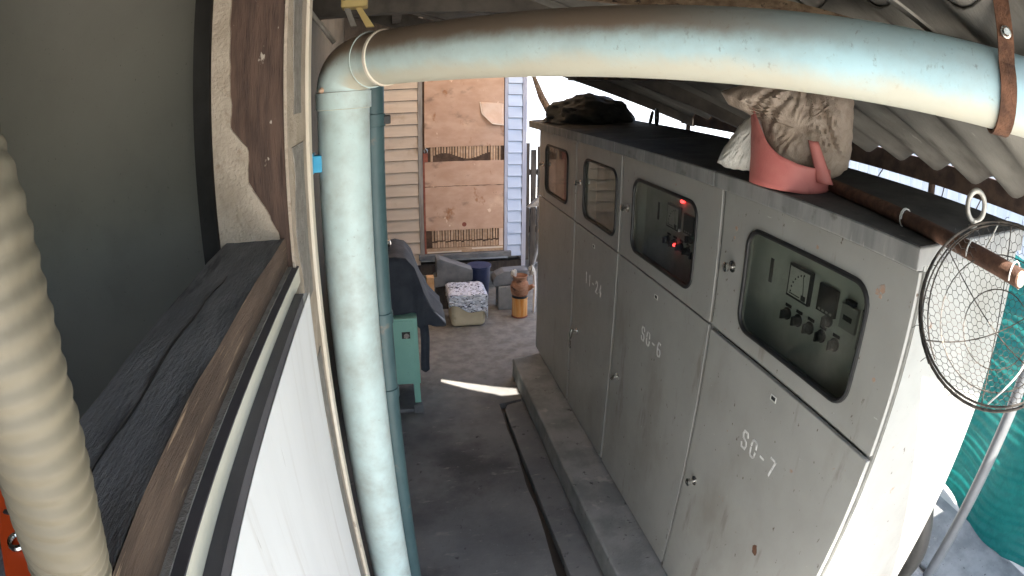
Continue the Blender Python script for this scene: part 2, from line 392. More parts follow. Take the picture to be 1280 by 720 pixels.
# ------------------------------------------------------------------ mesh helpers
class MB:
    def __init__(self):
        self.v, self.f = [], []

    def add(self, vs, fs):
        n = len(self.v)
        self.v += [Vector(p) for p in vs]
        self.f += [tuple(i + n for i in f) for f in fs]
        return self

    def hexa(self, p):          # p: bottom ring 4, top ring 4
        return self.add(p, [(3, 2, 1, 0), (4, 5, 6, 7), (0, 1, 5, 4), (1, 2, 6, 5), (2, 3, 7, 6), (3, 0, 4, 7)])

    def box(self, x0, x1, y0, y1, z0, z1):
        return self.hexa([(x0, y0, z0), (x1, y0, z0), (x1, y1, z0), (x0, y1, z0), (x0, y0, z1), (x1, y0, z1), (x1, y1, z1), (x0, y1, z1)])

    def prism(self, poly, axis, lo, hi):
        """poly: 2-D outline in the two other axes (in x,y,z order); extruded along axis"""
        def P(q, h):
            q = list(q)
            q.insert(axis, h)
            return q
        n = len(poly)
        vs = [P(q, lo) for q in poly] + [P(q, hi) for q in poly]
        fs = [tuple(range(n)), tuple(range(2 * n - 1, n - 1, -1))] + [(i, n + i, n + (i + 1) % n, (i + 1) % n) for i in range(n)]
        return self.add(vs, fs)

    def tube(self, pts, r, n=8, closed=False, cap=True):
        pts = [Vector(p) for p in pts]
        m = len(pts)
        rs = r if isinstance(r, (list, tuple)) else [r] * m
        t0 = (pts[1] - pts[0]).normalized()
        ref = Vector((0, 0, 1)) if abs(t0.z) < 0.9 else Vector((1, 0, 0))
        u = (ref - t0 * ref.dot(t0)).normalized()
        vs, fs = [], []
        for i in range(m):
            if closed:
                t = (pts[(i + 1) % m] - pts[i - 1]).normalized()
            else:
                t = (pts[min(i + 1, m - 1)] - pts[max(i - 1, 0)]).normalized()
            u = (u - t * u.dot(t)).normalized()
            w = t.cross(u)
            for k in range(n):
                a = 2 * math.pi * k / n
                vs.append(pts[i] + (u * math.cos(a) + w * math.sin(a)) * rs[i])
        for i in range(m if closed else m - 1):
            j = (i + 1) % m
            for k in range(n):
                fs.append((i * n + k, i * n + (k + 1) % n, j * n + (k + 1) % n, j * n + k))
        if cap and not closed:
            fs.append(tuple(range(n - 1, -1, -1)))
            fs.append(tuple((m - 1) * n + k for k in range(n)))
        return self.add(vs, fs)

    def lathe(self, prof, c, n=24):
        """prof: (radius, z) pairs from the bottom up, revolved about the vertical through c"""
        vs, fs = [], []
        for (r, z) in prof:
            for k in range(n):
                a = 2 * math.pi * k / n
                vs.append((c[0] + r * math.cos(a), c[1] + r * math.sin(a), c[2] + z))
        for i in range(len(prof) - 1):
            for k in range(n):
                fs.append((i * n + k, i * n + (k + 1) % n, (i + 1) * n + (k + 1) % n, (i + 1) * n + k))
        fs.append(tuple(range(n - 1, -1, -1)))
        fs.append(tuple((len(prof) - 1) * n + k for k in range(n)))
        return self.add(vs, fs)

    def grid(self, fn, nu, nv):
        vs = [fn(i / nu, j / nv) for i in range(nu + 1) for j in range(nv + 1)]
        fs = [(i * (nv + 1) + j, (i + 1) * (nv + 1) + j, (i + 1) * (nv + 1) + j + 1, i * (nv + 1) + j + 1) for i in range(nu) for j in range(nv)]
        return self.add(vs, fs)

    def disc(self, c, nrm, r, n=16, h=0.002):
        nrm = Vector(nrm).normalized()
        return self.tube([Vector(c), Vector(c) + nrm * h], r, n)

def finish(name, mb, mat, parent=None, smooth=False, bevel=0.0, solid=0.0, base=None, seg=2, subsurf=0):
    off = Vector(base) if base is not None else (Vector(parent['_base']) if parent is not None else Vector((0, 0, 0)))
    me = bpy.data.meshes.new(name)
    me.from_pydata([tuple(p - off) for p in mb.v], [], mb.f)
    bm = bmesh.new()
    bm.from_mesh(me)
    bmesh.ops.recalc_face_normals(bm, faces=bm.faces)
    bm.to_mesh(me)
    bm.free()
    me.materials.append(MAT[mat] if isinstance(mat, str) else mat)
    if smooth:
        me.polygons.foreach_set('use_smooth', [True] * len(me.polygons))
        try:
            me.set_sharp_from_angle(angle=R(smooth if smooth > 1 else 40))
        except Exception:
            pass
    o = bpy.data.objects.new(name, me)
    COL.objects.link(o)
    if solid:
        md = o.modifiers.new('thickness', 'SOLIDIFY')
        md.thickness = solid
        md.offset = 0
    if bevel:
        md = o.modifiers.new('edge', 'BEVEL')
        md.width = bevel
        md.segments = seg
        md.limit_method = 'ANGLE'
    if subsurf:
        md = o.modifiers.new('round', 'SUBSURF')
        md.levels = md.render_levels = subsurf
    if parent is not None:
        o.parent = parent
        if parent.type != 'EMPTY':
            o.location = off - Vector(parent['_base'])
    else:
        o.location = off
    o['_base'] = tuple(off)
    return o

def tag(o, label=None, cat=None, group=None, kind=None):
    for k, v in (('label', label), ('category', cat), ('group', group), ('kind', kind)):
        if v:
            o[k] = v
    return o

def thing(name, base, label, cat, group=None):
    o = bpy.data.objects.new(name, None)
    o.empty_display_size = 0.1
    COL.objects.link(o)
    o.location = base
    o['_base'] = tuple(base)
    return tag(o, label, cat, group)

def copy_part(src, parent, loc):
    c = src.copy()
    COL.objects.link(c)
    c.parent = parent
    c.location = loc
    return c

def rrect(y0, y1, z0, z1, r, k=6):
    out = []
    for cy, cz, a0 in ((y1 - r, z1 - r, 0), (y0 + r, z1 - r, 90), (y0 + r, z0 + r, 180), (y1 - r, z0 + r, 270)):
        for i in range(k + 1):
            a = R(a0 + 90 * i / k)
            out.append((cy + r * math.cos(a), cz + r * math.sin(a)))
    return out

def fbm(p, oct=4, s=1.0):
    return mnoise.fractal(Vector(p) * s, 1.0, 2.0, oct)

# ================================================================== ground
g = MB().grid(lambda u, v: (-200 + 400 * u, -200 + 400 * v, -0.07), 4, 4)
tag(finish('ground', g, 'paleyard'), kind='structure')

# concrete yard floor: two slabs either side of a broken drain gap
random.seed(3)
left_edge = []
y = 1.72
while y < 3.9:
    w = 0.715 + 0.018 * fbm((y * 2.2, 3, 1), 4) - 0.028 * max(0, (3.2 - y))
    left_edge.append((w, y))
    y += 0.06
left_edge += [(0.715, 3.9), (0.905, 3.95)]
fl = MB()
poly = [(-6, 1.72)] + left_edge + [(0.905, 9), (-6, 9)]
fl.prism(poly, 2, -0.06, 0.0)
fl2 = MB().prism([(0.905, 0.4), (2.0, 0.4), (2.0, 9), (0.905, 9)], 2, -0.06, 0.0)
fl3 = MB().prism([(0.905, -4), (8, -4), (8, 9), (2.001, 9), (2.001, 0.399), (0.905, 0.399)], 2, -0.065, -0.004)
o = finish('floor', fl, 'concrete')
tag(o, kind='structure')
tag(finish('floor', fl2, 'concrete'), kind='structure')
tag(finish('bounce_apron', MB().prism([(-6, -4), (0.70, -4), (0.70, 1.719), (-6, 1.719)], 2, -0.06, 0.0), 'paleyard'), kind='structure')  # unseen floor made pale to bounce light onto the white panel
tag(finish('yard', fl3, 'paleyard'), kind='structure')
tag(finish('drain_gap', MB().box(0.60, 0.80, -3, 3.95, -0.064, -0.052), 'gasket'), kind='structure')
# drain cover slab beside the plinth
ds = MB()
pl = [(0.742 + 0.008 * fbm((yy * 3, 9, 2), 3), yy) for yy in [0.0 + 0.1 * i for i in range(39)]]
ds.prism(pl + [(0.775, 3.86), (0.902, 3.9), (0.902, 0.0)], 2, -0.06, 0.012)
tag(finish('drain_slab', ds, 'concrete', bevel=0.006, base=(0.82, 2, 0)), 'long dark concrete drain slab with a broken black gap beside it, below the plinth', 'slab')

random.seed(31)
gr = MB()
for k in range(170):
    if k % 3:
        gx, gy = 0.905 - abs(random.gauss(0, .03)), random.uniform(1.7, 4.2)
        gz = 0.012 if gy < 3.88 else 0.0
    else:
        gx, gy, gz = random.uniform(0.1, 1.1), random.uniform(2.0, 5.6), 0.0
        if gx > 0.66:
            gx -= 0.4
    q = random.uniform(.0025, .007)
    c_ = Vector((gx, gy, gz))
    a_ = random.uniform(0, 6.28)
    P4 = [c_ + Vector((q * math.cos(a_ + t) * random.uniform(.7, 1.3), q * math.sin(a_ + t), -.001)) for t in (0, 2.1, 4.2)]
    gr.add(P4 + [c_ + Vector((0, 0, q * .9))], [(0, 1, 3), (1, 2, 3), (2, 0, 3), (2, 1, 0)])
tag(finish('grit', gr, 'paleconc'), kind='stuff')
# plinth under the cabinets
p = MB()
def pl_pts(z, dx):
    return [(0.912 + dx + 0.004 * fbm((yy, z * 9, 4), 3, 3), yy) for yy in [0.62 + 0.12 * i for i in range(32)]]
p.prism(pl_pts(0.1, 0) + [(1.14, 4.40), (1.80, 4.52), (1.80, 0.62)], 2, 0.0, 0.168)
plo = finish('concrete_plinth', p, 'plinth', bevel=0.012, base=(1.2, 2.5, 0))
tag(plo, 'long low grey concrete plinth that the metal cabinets stand on', 'plinth')

# ================================================================== control cabinets
XF = 1.15
def glyph(ch):
    G = {
        'S': [[(.95, 1.25), (.8, 1.6), (.2, 1.6), (.05, 1.25), (.2, .92), (.42, .86)], [(.6, .8), (.82, .7), (.95, .38), (.8, 0), (.2, 0), (.05, .35)]],
        'O': [[(.05, .95), (.12, 1.45), (.3, 1.6), (.7, 1.6), (.88, 1.45), (.95, .98)], [(.05, .7), (.12, .15), (.3, 0), (.7, 0), (.88, .15), (.95, .6)]],
        '-': [[(.15, .8), (.75, .8)]],
        '7': [[(.1, 1.6), (.95, 1.6), (.8, 1.2)], [(.75, 1.05), (.42, 0)]],
        '6': [[(.85, 1.5), (.6, 1.6), (.25, 1.55), (.08, 1.1), (.05, .5), (.15, .1), (.4, 0)], [(.55, 0), (.85, .1), (.95, .45), (.8, .8), (.3, .8)]],
        '1': [[(.3, 1.35), (.5, 1.6), (.5, .9)], [(.5, .75), (.5, 0)]],
        '2': [[(.08, 1.25), (.25, 1.6), (.75, 1.6), (.92, 1.25), (.85, .95)], [(.75, .8), (.1, 0), (.95, 0)]],
        '4': [[(.68, 0), (.68, .4)], [(.68, .62), (.68, 1.6), (.05, .5), (.95, .5)]],
    }
    return G[ch]

def stencil(text, y_start, z0, cw, ch, gap, sw, x, drop):
    out = []
    yc = y_start
    zc = z0
    for c in text:
        mb = MB()
        out.append(mb)
        for st in glyph(c):
            pts = [Vector((x, yc - u * cw, zc + v / 1.6 * ch)) for u, v in st]
            for a, b in zip(pts, pts[1:]):
                d = (b - a).normalized()
                n = Vector((0, -d.z, d.y)) * sw / 2
                a2, b2 = a - d * sw * .3, b + d * sw * .3
                mb.hexa([a2 - n, b2 - n, b2 + n, a2 + n] and
                        [a2 - n, a2 + n, b2 + n, b2 - n,
                         a2 - n + Vector((.0012, 0, 0)), a2 + n + Vector((.0012, 0, 0)), b2 + n + Vector((.0012, 0, 0)), b2 - n + Vector((.0012, 0, 0))])
        yc -= cw + gap
        zc += drop
    return out

def knob_round(y, z, x):
    mb = MB()
    mb.tube([(x, y, z), (x - 0.004, y, z), (x - 0.0045, y, z), (x - 0.026, y, z), (x - 0.0265, y, z), (x - 0.036, y, z), (x - 0.040, y, z)],
            [0.021, 0.021, 0.0075, 0.0075, 0.0165, 0.0175, 0.012], 16)
    return mb

def lever(y, z, x):
    mb = MB()
    mb.tube([(x, y, z), (x - 0.005, y, z)], 0.024, 16)
    mb.tube([(x - 0.005, y, z), (x - 0.034, y, z)], 0.010, 12)
    mb.tube([(x - 0.036, y, z + 0.014), (x - 0.040, y, z - 0.02), (x - 0.044, y + 0.004, z - 0.065), (x - 0.040, y + 0.010, z - 0.115), (x - 0.036, y + .014, z - .128)],
            [0.010, 0.0115, 0.009, 0.0075, 0.006], 10)
    return mb

def ztop(x):
    return 2.085 + 0.0855 * (x - 1.10)

def cabinet(name, y0, y1, wy0, wy1, label, text=None, tstart=None, panel=None, upper_knob=None, low_kind='knob', low_y=None, low_z=None, near=False, far=False, seam=1.497):
    root = thing(name, (1.42, (y0 + y1) / 2, 0.168), label, 'cabinet', 'grey metal cabinets standing in a row on the plinth')
    b0, b1 = y0 + 0.002, y1 - 0.002
    xb = 1.735
    body = MB()
    t = 0.004
    body.box(XF + 0.018, xb, b0, b0 + t, 0.168, 2.06)
    body.box(XF + 0.018, xb, b1 - t, b1, 0.168, 2.06)
    body.box(xb, xb + t, b0, b1, 0.168, 2.07)
    body.box(XF + 0.018, xb - 0.001, b0 + t, b1 - t, 0.17, 0.19)
    body.box(XF + 0.018, xb - 0.001, b0 + t, b1 - t, seam - 0.012, seam + 0.004)
    body.box(XF + 0.016, XF + 0.022, b0 + t, b0 + 0.035, 0.19, 2.05)
    body.box(XF + 0.016, XF + 0.022, b1 - 0.035, b1 - t, 0.19, 2.05)
    body.box(XF + 0.016, XF + 0.022, b0 + 0.035, b1 - 0.035, 1.975, 2.05)
    body.box(XF + 0.004, XF + 0.016, b0, b1, 2.022, 2.05)
    finish('body', body, 'cab', root)
    # sloping cap with deep fascia
    r = MB()
    ry0, ry1 = (y0 - 0.014 if near else y0 + 0.002), (y1 + 0.16 if far else y1 - 0.002)
    xa, xc = 1.100, 1.755
    prof = [(xa, 2.030), (xa, ztop(xa)), (xc, ztop(xc)), (xc, 2.070), (xc - .02, 2.070), (xa + 0.03, 2.040), (xa + 0.03, 2.030)]
    r.prism([(x, z) for x, z in prof], 1, ry0, ry1)
    finish('roof_cap', r, 'cabtop', root, bevel=0.004)
    tsh = MB().hexa([(xa + .004, ry0 + .004, ztop(xa) + .0005), (xc - .004, ry0 + .004, ztop(xc) + .0005), (xc - .004, ry1 - .004, ztop(xc) + .0005), (xa + .004, ry1 - .004, ztop(xa) + .0005),
                     (xa + .004, ry0 + .004, ztop(xa) + .003), (xc - .004, ry0 + .004, ztop(xc) + .003), (xc - .004, ry1 - .004, ztop(xc) + .003), (xa + .004, ry1 - .004, ztop(xa) + .003)])
    finish('roof_top', tsh, 'darktop', root)
    # upper door with a rounded window
    d0, d1, z0, z1 = y0 + 0.012, y1 - 0.012, seam + 0.004, 2.018
    wz0, wz1 = 1.570, 1.922
    inner = rrect(wy0, wy1, wz0, wz1, 0.062)
    K = 7
    outer = [(d1, z1), (d0, z1), (d0, z0), (d1, z0)]
    ud = MB()
    for xx, flip in ((XF, 0), (XF + 0.015, 1)):
        n0 = len(ud.v)
        ud.v += [Vector((xx, a, b)) for a, b in outer] + [Vector((xx, a, b)) for a, b in inner]
        for c in range(4):
            for i in range(K - 1):
                ud.f.append((n0 + c, n0 + 4 + c * K + i, n0 + 4 + c * K + i + 1))
            nx = (c + 1) % 4
            ud.f.append((n0 + c, n0 + 4 + c * K + K - 1, n0 + 4 + nx * K, n0 + nx))
    m = len(inner)
    for i in range(m):
        j = (i + 1) % m
        ud.f.append((4 + i, 4 + j, 4 + m + 4 + j, 4 + m + 4 + i))
    for i in range(4):
        j = (i + 1) % 4
        ud.f.append((i, j, 4 + m + j, 4 + m + i))
    ud_o = finish('upper_door', ud, 'cab', root, bevel=0.0025)
    gk = MB().tube([(XF - 0.001, a, b) for a, b in rrect(wy0 - 0.002, wy1 + 0.002, wz0 - 0.002, wz1 + 0.002, 0.064)], 0.0085, 8, closed=True)
    finish('gasket', gk, 'gasket', ud_o, smooth=True)
    gl = MB().prism(rrect(wy0 + 0.001, wy1 - 0.001, wz0 + 0.001, wz1 - 0.001, 0.060), 0, XF + 0.007, XF + 0.010)
    finish('window_glass', gl, 'glass', ud_o)
    if upper_knob:
        finish('door_knob', knob_round(upper_knob, 1.762, XF), 'chrome', ud_o, smooth=True)
    # lower door
    ld = MB().box(XF - (0.004 if near else 0.0), XF + 0.014, d0, d1, 0.182, seam - 0.012 if near else seam - 0.004)
    ld_o = finish('lower_door', ld, 'cab', root, bevel=0.003)
    xl = XF - (0.004 if near else 0.0)
    if low_y:
        if low_kind == 'knob':
            finish('door_knob', knob_round(low_y, low_z, xl), 'chrome', ld_o, smooth=True)
        else:
            finish('door_lever', lever(low_y, low_z, xl), 'chrome', ld_o, smooth=True)
    if text:
        for gm in stencil(text, tstart, 1.170, 0.036, 0.066, 0.027, 0.0085, xl - 0.0012, 0.0):
            finish('stencil_character', gm, 'stencil', ld_o)
        sl = MB().box(xl - 0.0014, xl, tstart - 0.135, tstart - 0.110, 1.424, 1.436)
        finish('slot_plate', sl, 'black', ld_o)
        fr = MB()
        for (a, b_, c, d) in ((-.139, -.106, 1.437, 1.4405), (-.139, -.106, 1.4195, 1.423), (-.139, -.1355, 1.423, 1.437), (-.1095, -.106, 1.423, 1.437)):
            fr.box(xl - 0.0022, xl, tstart + a, tstart + b_, c, d)
        finish('slot_frame', fr, 'dial', ld_o)['kind'] = 'stuff'
    # instrument panel inside the window
    xi = 1.272
    ip = MB().box(xi, xi + 0.004, b0 + 0.05, b1 - 0.045, seam + 0.006, 2.045)
    ip_o = finish('instrument_panel', ip, 'panelgrey', root)
    for ya in (b0 + 0.045, b1 - 0.05):
        finish('inner_return', MB().box(XF + 0.03, xi - 0.001, ya, ya + 0.005, seam + 0.006, 2.045), 'panelgrey', root)
    if panel is not None:
        q = panel      # y offset of this panel's layout
        def B(nm, ya, yb, za, zb, mt, dx=0.012, bev=0.002):
            return finish(nm, MB().box(xi - dx, xi, q + ya, q + yb, za, zb), mt, ip_o, bevel=bev)
        B('meter_case', 1.362, 1.488, 1.722, 1.836, 'black', 0.016)
        B('meter_dial', 1.371, 1.479, 1.731, 1.827, 'dial', 0.0175, 0)
        mk = MB()
        for i in range(7):
            a = R(100 + i * 13)
            yy, zz = q + 1.385 - 0.078 * math.cos(a) * -1 * -1, 1.742 + 0.075 * math.sin(a)
            mk.box(xi - 0.0188, xi - 0.0175, min(max(yy, q + 1.376), q + 1.474) - .003, min(max(yy, q + 1.376), q + 1.474) + .003, zz - .003, zz + .003)
        mk.hexa([(xi - .019, q + 1.388, 1.742), (xi - .0175, q + 1.388, 1.742), (xi - .0175, q + 1.391, 1.742), (xi - .019, q + 1.391, 1.742),
                 (xi - .019, q + 1.401, 1.815), (xi - .0175, q + 1.401, 1.815), (xi - .0175, q + 1.403, 1.815), (xi - .019, q + 1.403, 1.815)])
        mk.box(xi - .0195, xi - .0175, q + 1.376, q + 1.400, 1.733, 1.750)
        mk.box(xi - .0188, xi - .0175, q + 1.41, q + 1.47, 1.736, 1.739)
        finish('meter_marks', mk, 'black', ip_o)['kind'] = 'stuff'
        B('counter', 1.225, 1.320, 1.732, 1.822, 'black', 0.014)
        lb = MB()
        for i in range(4):
            lb.box(xi - 0.0152, xi - 0.014, q + 1.236 + i * .020, q + 1.248 + i * .020, 1.738, 1.745)
        finish('counter_marks', lb, 'silverlabel', ip_o)['kind'] = 'stuff'
        B('breaker', 1.118, 1.196, 1.722, 1.800, 'silverlabel', 0.014)
        B('breaker_window', 1.138, 1.180, 1.752, 1.768, 'black', 0.0155, 0)
        B('breaker_toggle', 1.138, 1.178, 1.803, 1.818, 'black', 0.020)
        B('cable_slot', 1.600, 1.618, 1.725, 1.812, 'black', 0.003, 0)
        for yy in (1.512, 1.447, 1.380, 1.311, 1.242, 1.176):
            pass
        for (yy, zz) in ((1.478, 1.655), (1.412, 1.655), (1.344, 1.655), (1.276, 1.655), (1.205, 1.655), (1.258, 1.715)):
            kb = MB().tube([(xi, q + yy, zz), (xi - .005, q + yy, zz), (xi - .0055, q + yy, zz), (xi - .022, q + yy, zz), (xi - .026, q + yy, zz)],
                           [.022, .022, .017, .0165, .012], 16)
            kb.box(xi - .034, xi - .022, q + yy - .004, q + yy + .004, zz - .015, zz + .015)
            finish('rotary_switch', kb, 'black', ip_o, smooth=True)
            B('switch_plate', yy - .017, yy + .017, zz + .024, zz + .034, 'black', 0.003, 0)
        # edge terminals near the window's near side
        B('terminal_frame', 1.075, 1.095, 1.690, 1.815, 'black', 0.02, 0.002)
        B('terminal_strip', 1.079, 1.091, 1.696, 1.809, 'silverlabel', 0.0215, 0)
    return root, ip_o

c7, p7 = cabinet('control_cabinet', 0.813, 1.795, 0.990, 1.606,
        'nearest grey metal cabinet stencilled SO-7, with meter and switches behind its window', 'SO-7', 1.437, panel=0.0,
        upper_knob=1.690, low_y=1.690, low_z=0.822, near=True)
c6, p6 = cabinet('control_cabinet', 1.795, 2.788, 1.985, 2.622,
        'grey metal cabinet stencilled SO-6, two red lamps lit behind its window', 'SO-6', 2.418, panel=0.975,
        upper_knob=2.690, low_y=2.668, low_z=0.832)
c5, p5 = cabinet('control_cabinet', 2.788, 3.555, 2.855, 3.390,
        'narrow grey metal cabinet stencilled 11-24, lever handle on its lower door', '11-24', 3.30, panel=None,
        upper_knob=3.46, low_kind='lever', low_y=3.42, low_z=0.79)
c4, p4 = cabinet('control_cabinet', 3.555, 4.515, 3.735, 4.300,
        'farthest grey metal cabinet, without a number, one small orange lamp behind its window', None, None, panel=None,
        upper_knob=4.37, far=True)
for (yy, zz, par, mt) in ((2.325, 1.868, p6, 'led'), (2.372, 1.652, p6, 'led'), (3.83, 1.872, p4, 'led2')):
    dm = MB().tube([(1.272, yy, zz), (1.258, yy, zz), (1.252, yy, zz)], [.008, .008, .004], 12)
    finish('pilot_lamp', dm, mt, par, smooth=True)
# paint-loss patches on SO-7
random.seed(11)
def blotch(cy, cz, r, x, n=14, st=1.0):
    return MB().prism([(cy + r * (0.7 + 0.5 * random.random()) * math.cos(2 * math.pi * k / n), cz + st * r * (0.7 + 0.5 * random.random()) * math.sin(2 * math.pi * k / n)) for k in range(n)], 0, x - 0.0009, x + 0.001)
ld7 = [c for c in c7.children if c.name.startswith('lower_door')][0]
ud7 = [c for c in c7.children if c.name.startswith('upper_door')][0]
finish('rust_patch', blotch(1.170, 0.858, 0.017, XF - .004, st=1.5), 'rust', ld7)
MAT['peach'] = M('worn_primer', (0.42, 0.26, 0.18), (0.36, 0.30, 0.25), 60, 0.8)
for (cy, cz, r) in ((0.945, 1.935, 0.012), (0.962, 1.922, 0.009), (0.948, 1.915, 0.007), (0.90, 1.70, 0.007), (1.70, 1.865, 0.006), (1.692, 1.90, 0.008), (1.24, 1.96, 0.006)):
    finish('worn_patch', blotch(cy, cz, r, XF), 'peach', ud7)
# lifting eyebolt on top of SO-7
ey = MB()
ex, eyy, ez = 1.455, 0.855, ztop(1.455)
ey.tube([(ex, eyy, ez), (ex, eyy, ez + .012), (ex, eyy, ez + .0125), (ex, eyy, ez + .03)], [.018, .018, .011, .010], 12)
rd = Vector((0.75, -0.66, 0)).normalized()
ey.tube([Vector((ex, eyy, ez + .068)) + rd * .030 * math.cos(a) + Vector((0, 0, 1)) * .043 * math.sin(a) for a in [2 * math.pi * k / 24 for k in range(24)]], .0085, 10, closed=True)
finish('lifting_eye', ey, M('galvanised_eye', (0.42, 0.40, 0.36), (0.55, 0.52, 0.46), 30, 0.5, metal=0.4), c7, smooth=True)

# ================================================================== big blue pipe
S = 0.771
RP = 0.107 * S
PX, PY = -0.194 * S, 2.375 * S            # vertical run
hx = lambda x: Vector((x, (2.3985 * S) - 1.04735 * (x + 0.194 * S), 2.335 + 0.1364 * S + 0.0232 * (x + 0.194 * S)))
bp = thing('drain_pipe', (PX, PY, 0), 'big pale blue pipe rising at the left and crossing overhead to the right', 'pipe')
elb_z = 2.335 + 0.025 * S
vert = MB().tube([(PX, PY, 0), (PX, PY, 0.5), (PX, PY, 1.0), (PX, PY, 1.5), (PX, PY, elb_z - 0.055)], RP, 40, cap=False)
finish('vertical_pipe', vert, 'pipe', bp, smooth=True)
sock = MB().tube([(PX, PY, elb_z - 0.060), (PX, PY, elb_z - 0.058), (PX, PY, elb_z - .006), (PX, PY, elb_z - 0.004)], [RP, RP + .0055, RP + .0055, RP], 40, cap=False)
finish('pipe_socket', sock, 'pipe', bp, smooth=True)
# elbow: swept bend from vertical to the horizontal run
hstart = hx(PX + 0.105)
hd = (hx(1.0) - hx(0.0)).normalized()
pA, pB = Vector((PX, PY, elb_z - 0.004)), hstart
corner = Vector((PX, PY, hx(PX).z))
ep = []
for i in range(15):
    t = i / 14
    ep.append((1 - t) ** 2 * pA + 2 * t * (1 - t) * corner + t * t * pB)
elb = MB().tube(ep, RP + 0.002, 40, cap=False)
finish('elbow', elb, 'pipe', bp, smooth=True)
hp = MB().tube([hx(PX + 0.10 + i * 0.14) for i in range(16)], RP, 40, cap=False)
finish('horizontal_pipe', hp, 'pipe', bp, smooth=True)
for dd, rr in ((0.085, .0065), (0.128, .0045)):
    c0 = hx(PX + dd)
    rim = MB().tube([c0, c0 + hd * .001, c0 + hd * .010, c0 + hd * .011], [RP, RP + rr, RP + rr, RP], 40, cap=False)
    finish('joint_ring', rim, 'cream' if dd > .1 else 'pipe', bp, smooth=True)
cl = MB()
cz = 2.335 - 0.265 * S
cl.box(PX - RP - .012, PX - RP + .030, PY - RP - .010 + .045, PY - RP + .055 + .03, cz - .026, cz + .026)
cl.box(PX - RP - .016, PX - RP - .011, PY - RP + .03, PY - RP + .09, cz - .03, cz + .034)
finish('pipe_clip', cl, 'clip', bp, bevel=0.004)
lump = MB().lathe([(.004, -.008), (.012, -.004), (.013, .004), (.006, .011)], (PX - RP * .72, PY - RP * .66, elb_z + .002), 9)
finish('mortar_lump', lump, 'mortar', bp)

# rusty hanger strap holding the horizontal run
hs = thing('pipe_strap', tuple(hx(1.06)), 'rusty iron strap hanger with a round bolt, wrapped round the overhead pipe at the right', 'strap')
cS = hx(1.062)
side_v = hd.cross(Vector((0, 0, 1))).normalized()
up_v = side_v.cross(hd).normalized()
sp = MB()
ring_pts = []
ang = [R(a) for a in range(112, -151, -12)]
Rr = RP + 0.004
lst = [cS + Vector((0, 0, 1)) * (RP + .20) - Vector((0, 0, 0)) + side_v * (Rr * .80)]
lst.append(cS + up_v * (RP + .06) + side_v * (Rr * .84))
path = [cS + up_v * .30 + side_v * (Rr * .70), cS + up_v * .16 + side_v * (Rr * .82), cS + up_v * .09 + side_v * (Rr * .92)]
path += [cS + (side_v * math.cos(a) + up_v * math.sin(a)) * Rr for a in [R(k) for k in range(30, -196, -15)]]
for i in range(len(path) - 1):
    a, b = path[i], path[i + 1]
    na = (a - cS) - hd * (a - cS).dot(hd)
    nb = (b - cS) - hd * (b - cS).dot(hd)
    na.normalize(); nb.normalize()
    w = hd * 0.019
    tt = 0.006
    sp.hexa([a - w, a + w, b + w, b - w, a - w + na * tt, a + w + na * tt, b + w + nb * tt, b - w + nb * tt])
finish('strap_band', sp, 'rust', hs)
bo = cS + up_v * .105 + side_v * (Rr * .91 + .006)
bl = MB().tube([bo, bo + side_v * .004, bo + side_v * .0045, bo + side_v * .012], [.013, .013, .010, .007], 12)
finish('strap_bolt', bl, 'chrome', hs, smooth=True)

# slimmer dark teal pipe behind
P2X, P2Y, R2 = -0.066, 1.99, 0.042
p2 = thing('downpipe', (P2X, P2Y, 0), 'slim dark teal downpipe with couplings standing behind the big pale blue pipe', 'pipe')
finish('pipe_run', MB().tube([(P2X, P2Y, 0), (P2X, P2Y, 0.8), (P2X, P2Y, 1.6), (P2X, P2Y, 2.40)], R2, 28), 'pipe2', p2, smooth=True)
for zc in (1.545, 1.24, 2.245):
    finish('coupling', MB().tube([(P2X, P2Y, zc - .022), (P2X, P2Y, zc - .02), (P2X, P2Y, zc + .02), (P2X, P2Y, zc + .022)], [R2, R2 + .004, R2 + .004, R2], 28, cap=False), 'pipe2', p2, smooth=True)
finish('wall_bracket', MB().box(P2X + R2 * .3, P2X + R2 + .022, P2Y - .02, P2Y + .02, 2.23, 2.26), 'black', p2, bevel=.004)

# ================================================================== left wall: post, sill, rails, panel
wp = thing('wall_post', (-0.34, 1.5, 0), 'brown timber post edged with crumbling cream plaster, beside the blue pipe', 'post')
tp = MB().box(-0.425, -0.252, 1.356, 1.70, 0.0, 3.2)
finish('timber_core', tp, 'timberz', wp)
def edge_poly(base_x, amp, seed, z0, z1, n, extra=None):
    out = []
    for i in range(n + 1):
        z = z0 + (z1 - z0) * i / n
        x = base_x + amp * fbm((seed, z * 6, 1), 4)
        if extra:
            x += extra(z)
        out.append((x, z))
    return out
PLAST = ((0.0, -0.30), (1.95, -0.285), (2.02, -0.277), (2.07, -0.300), (2.11, -0.325), (2.155, -0.349), (2.205, -0.343), (2.235, -0.347), (2.262, -0.372),
         (2.285, -0.388), (2.38, -0.385), (2.45, -0.387), (2.60, -0.391), (3.2, -0.391))
def plaster_edge(z):
    for (z0, x0), (z1, x1) in zip(PLAST, PLAST[1:]):
        if z0 <= z <= z1:
            return x0 + (x1 - x0) * (z - z0) / (z1 - z0)
pe = [(plaster_edge(z) + 0.006 * fbm((5, z * 14, 1), 4) , z) for z in [0.0, 0.6, 1.2, 1.7] + [1.9 + 0.0105 * k for k in range(0, 124)]]
pp = MB().prism([(-0.436, 3.2), (-0.436, 0.0)] + pe, 1, 1.3475, 1.3575)
finish('plaster_coat', pp, 'plaster', wp)
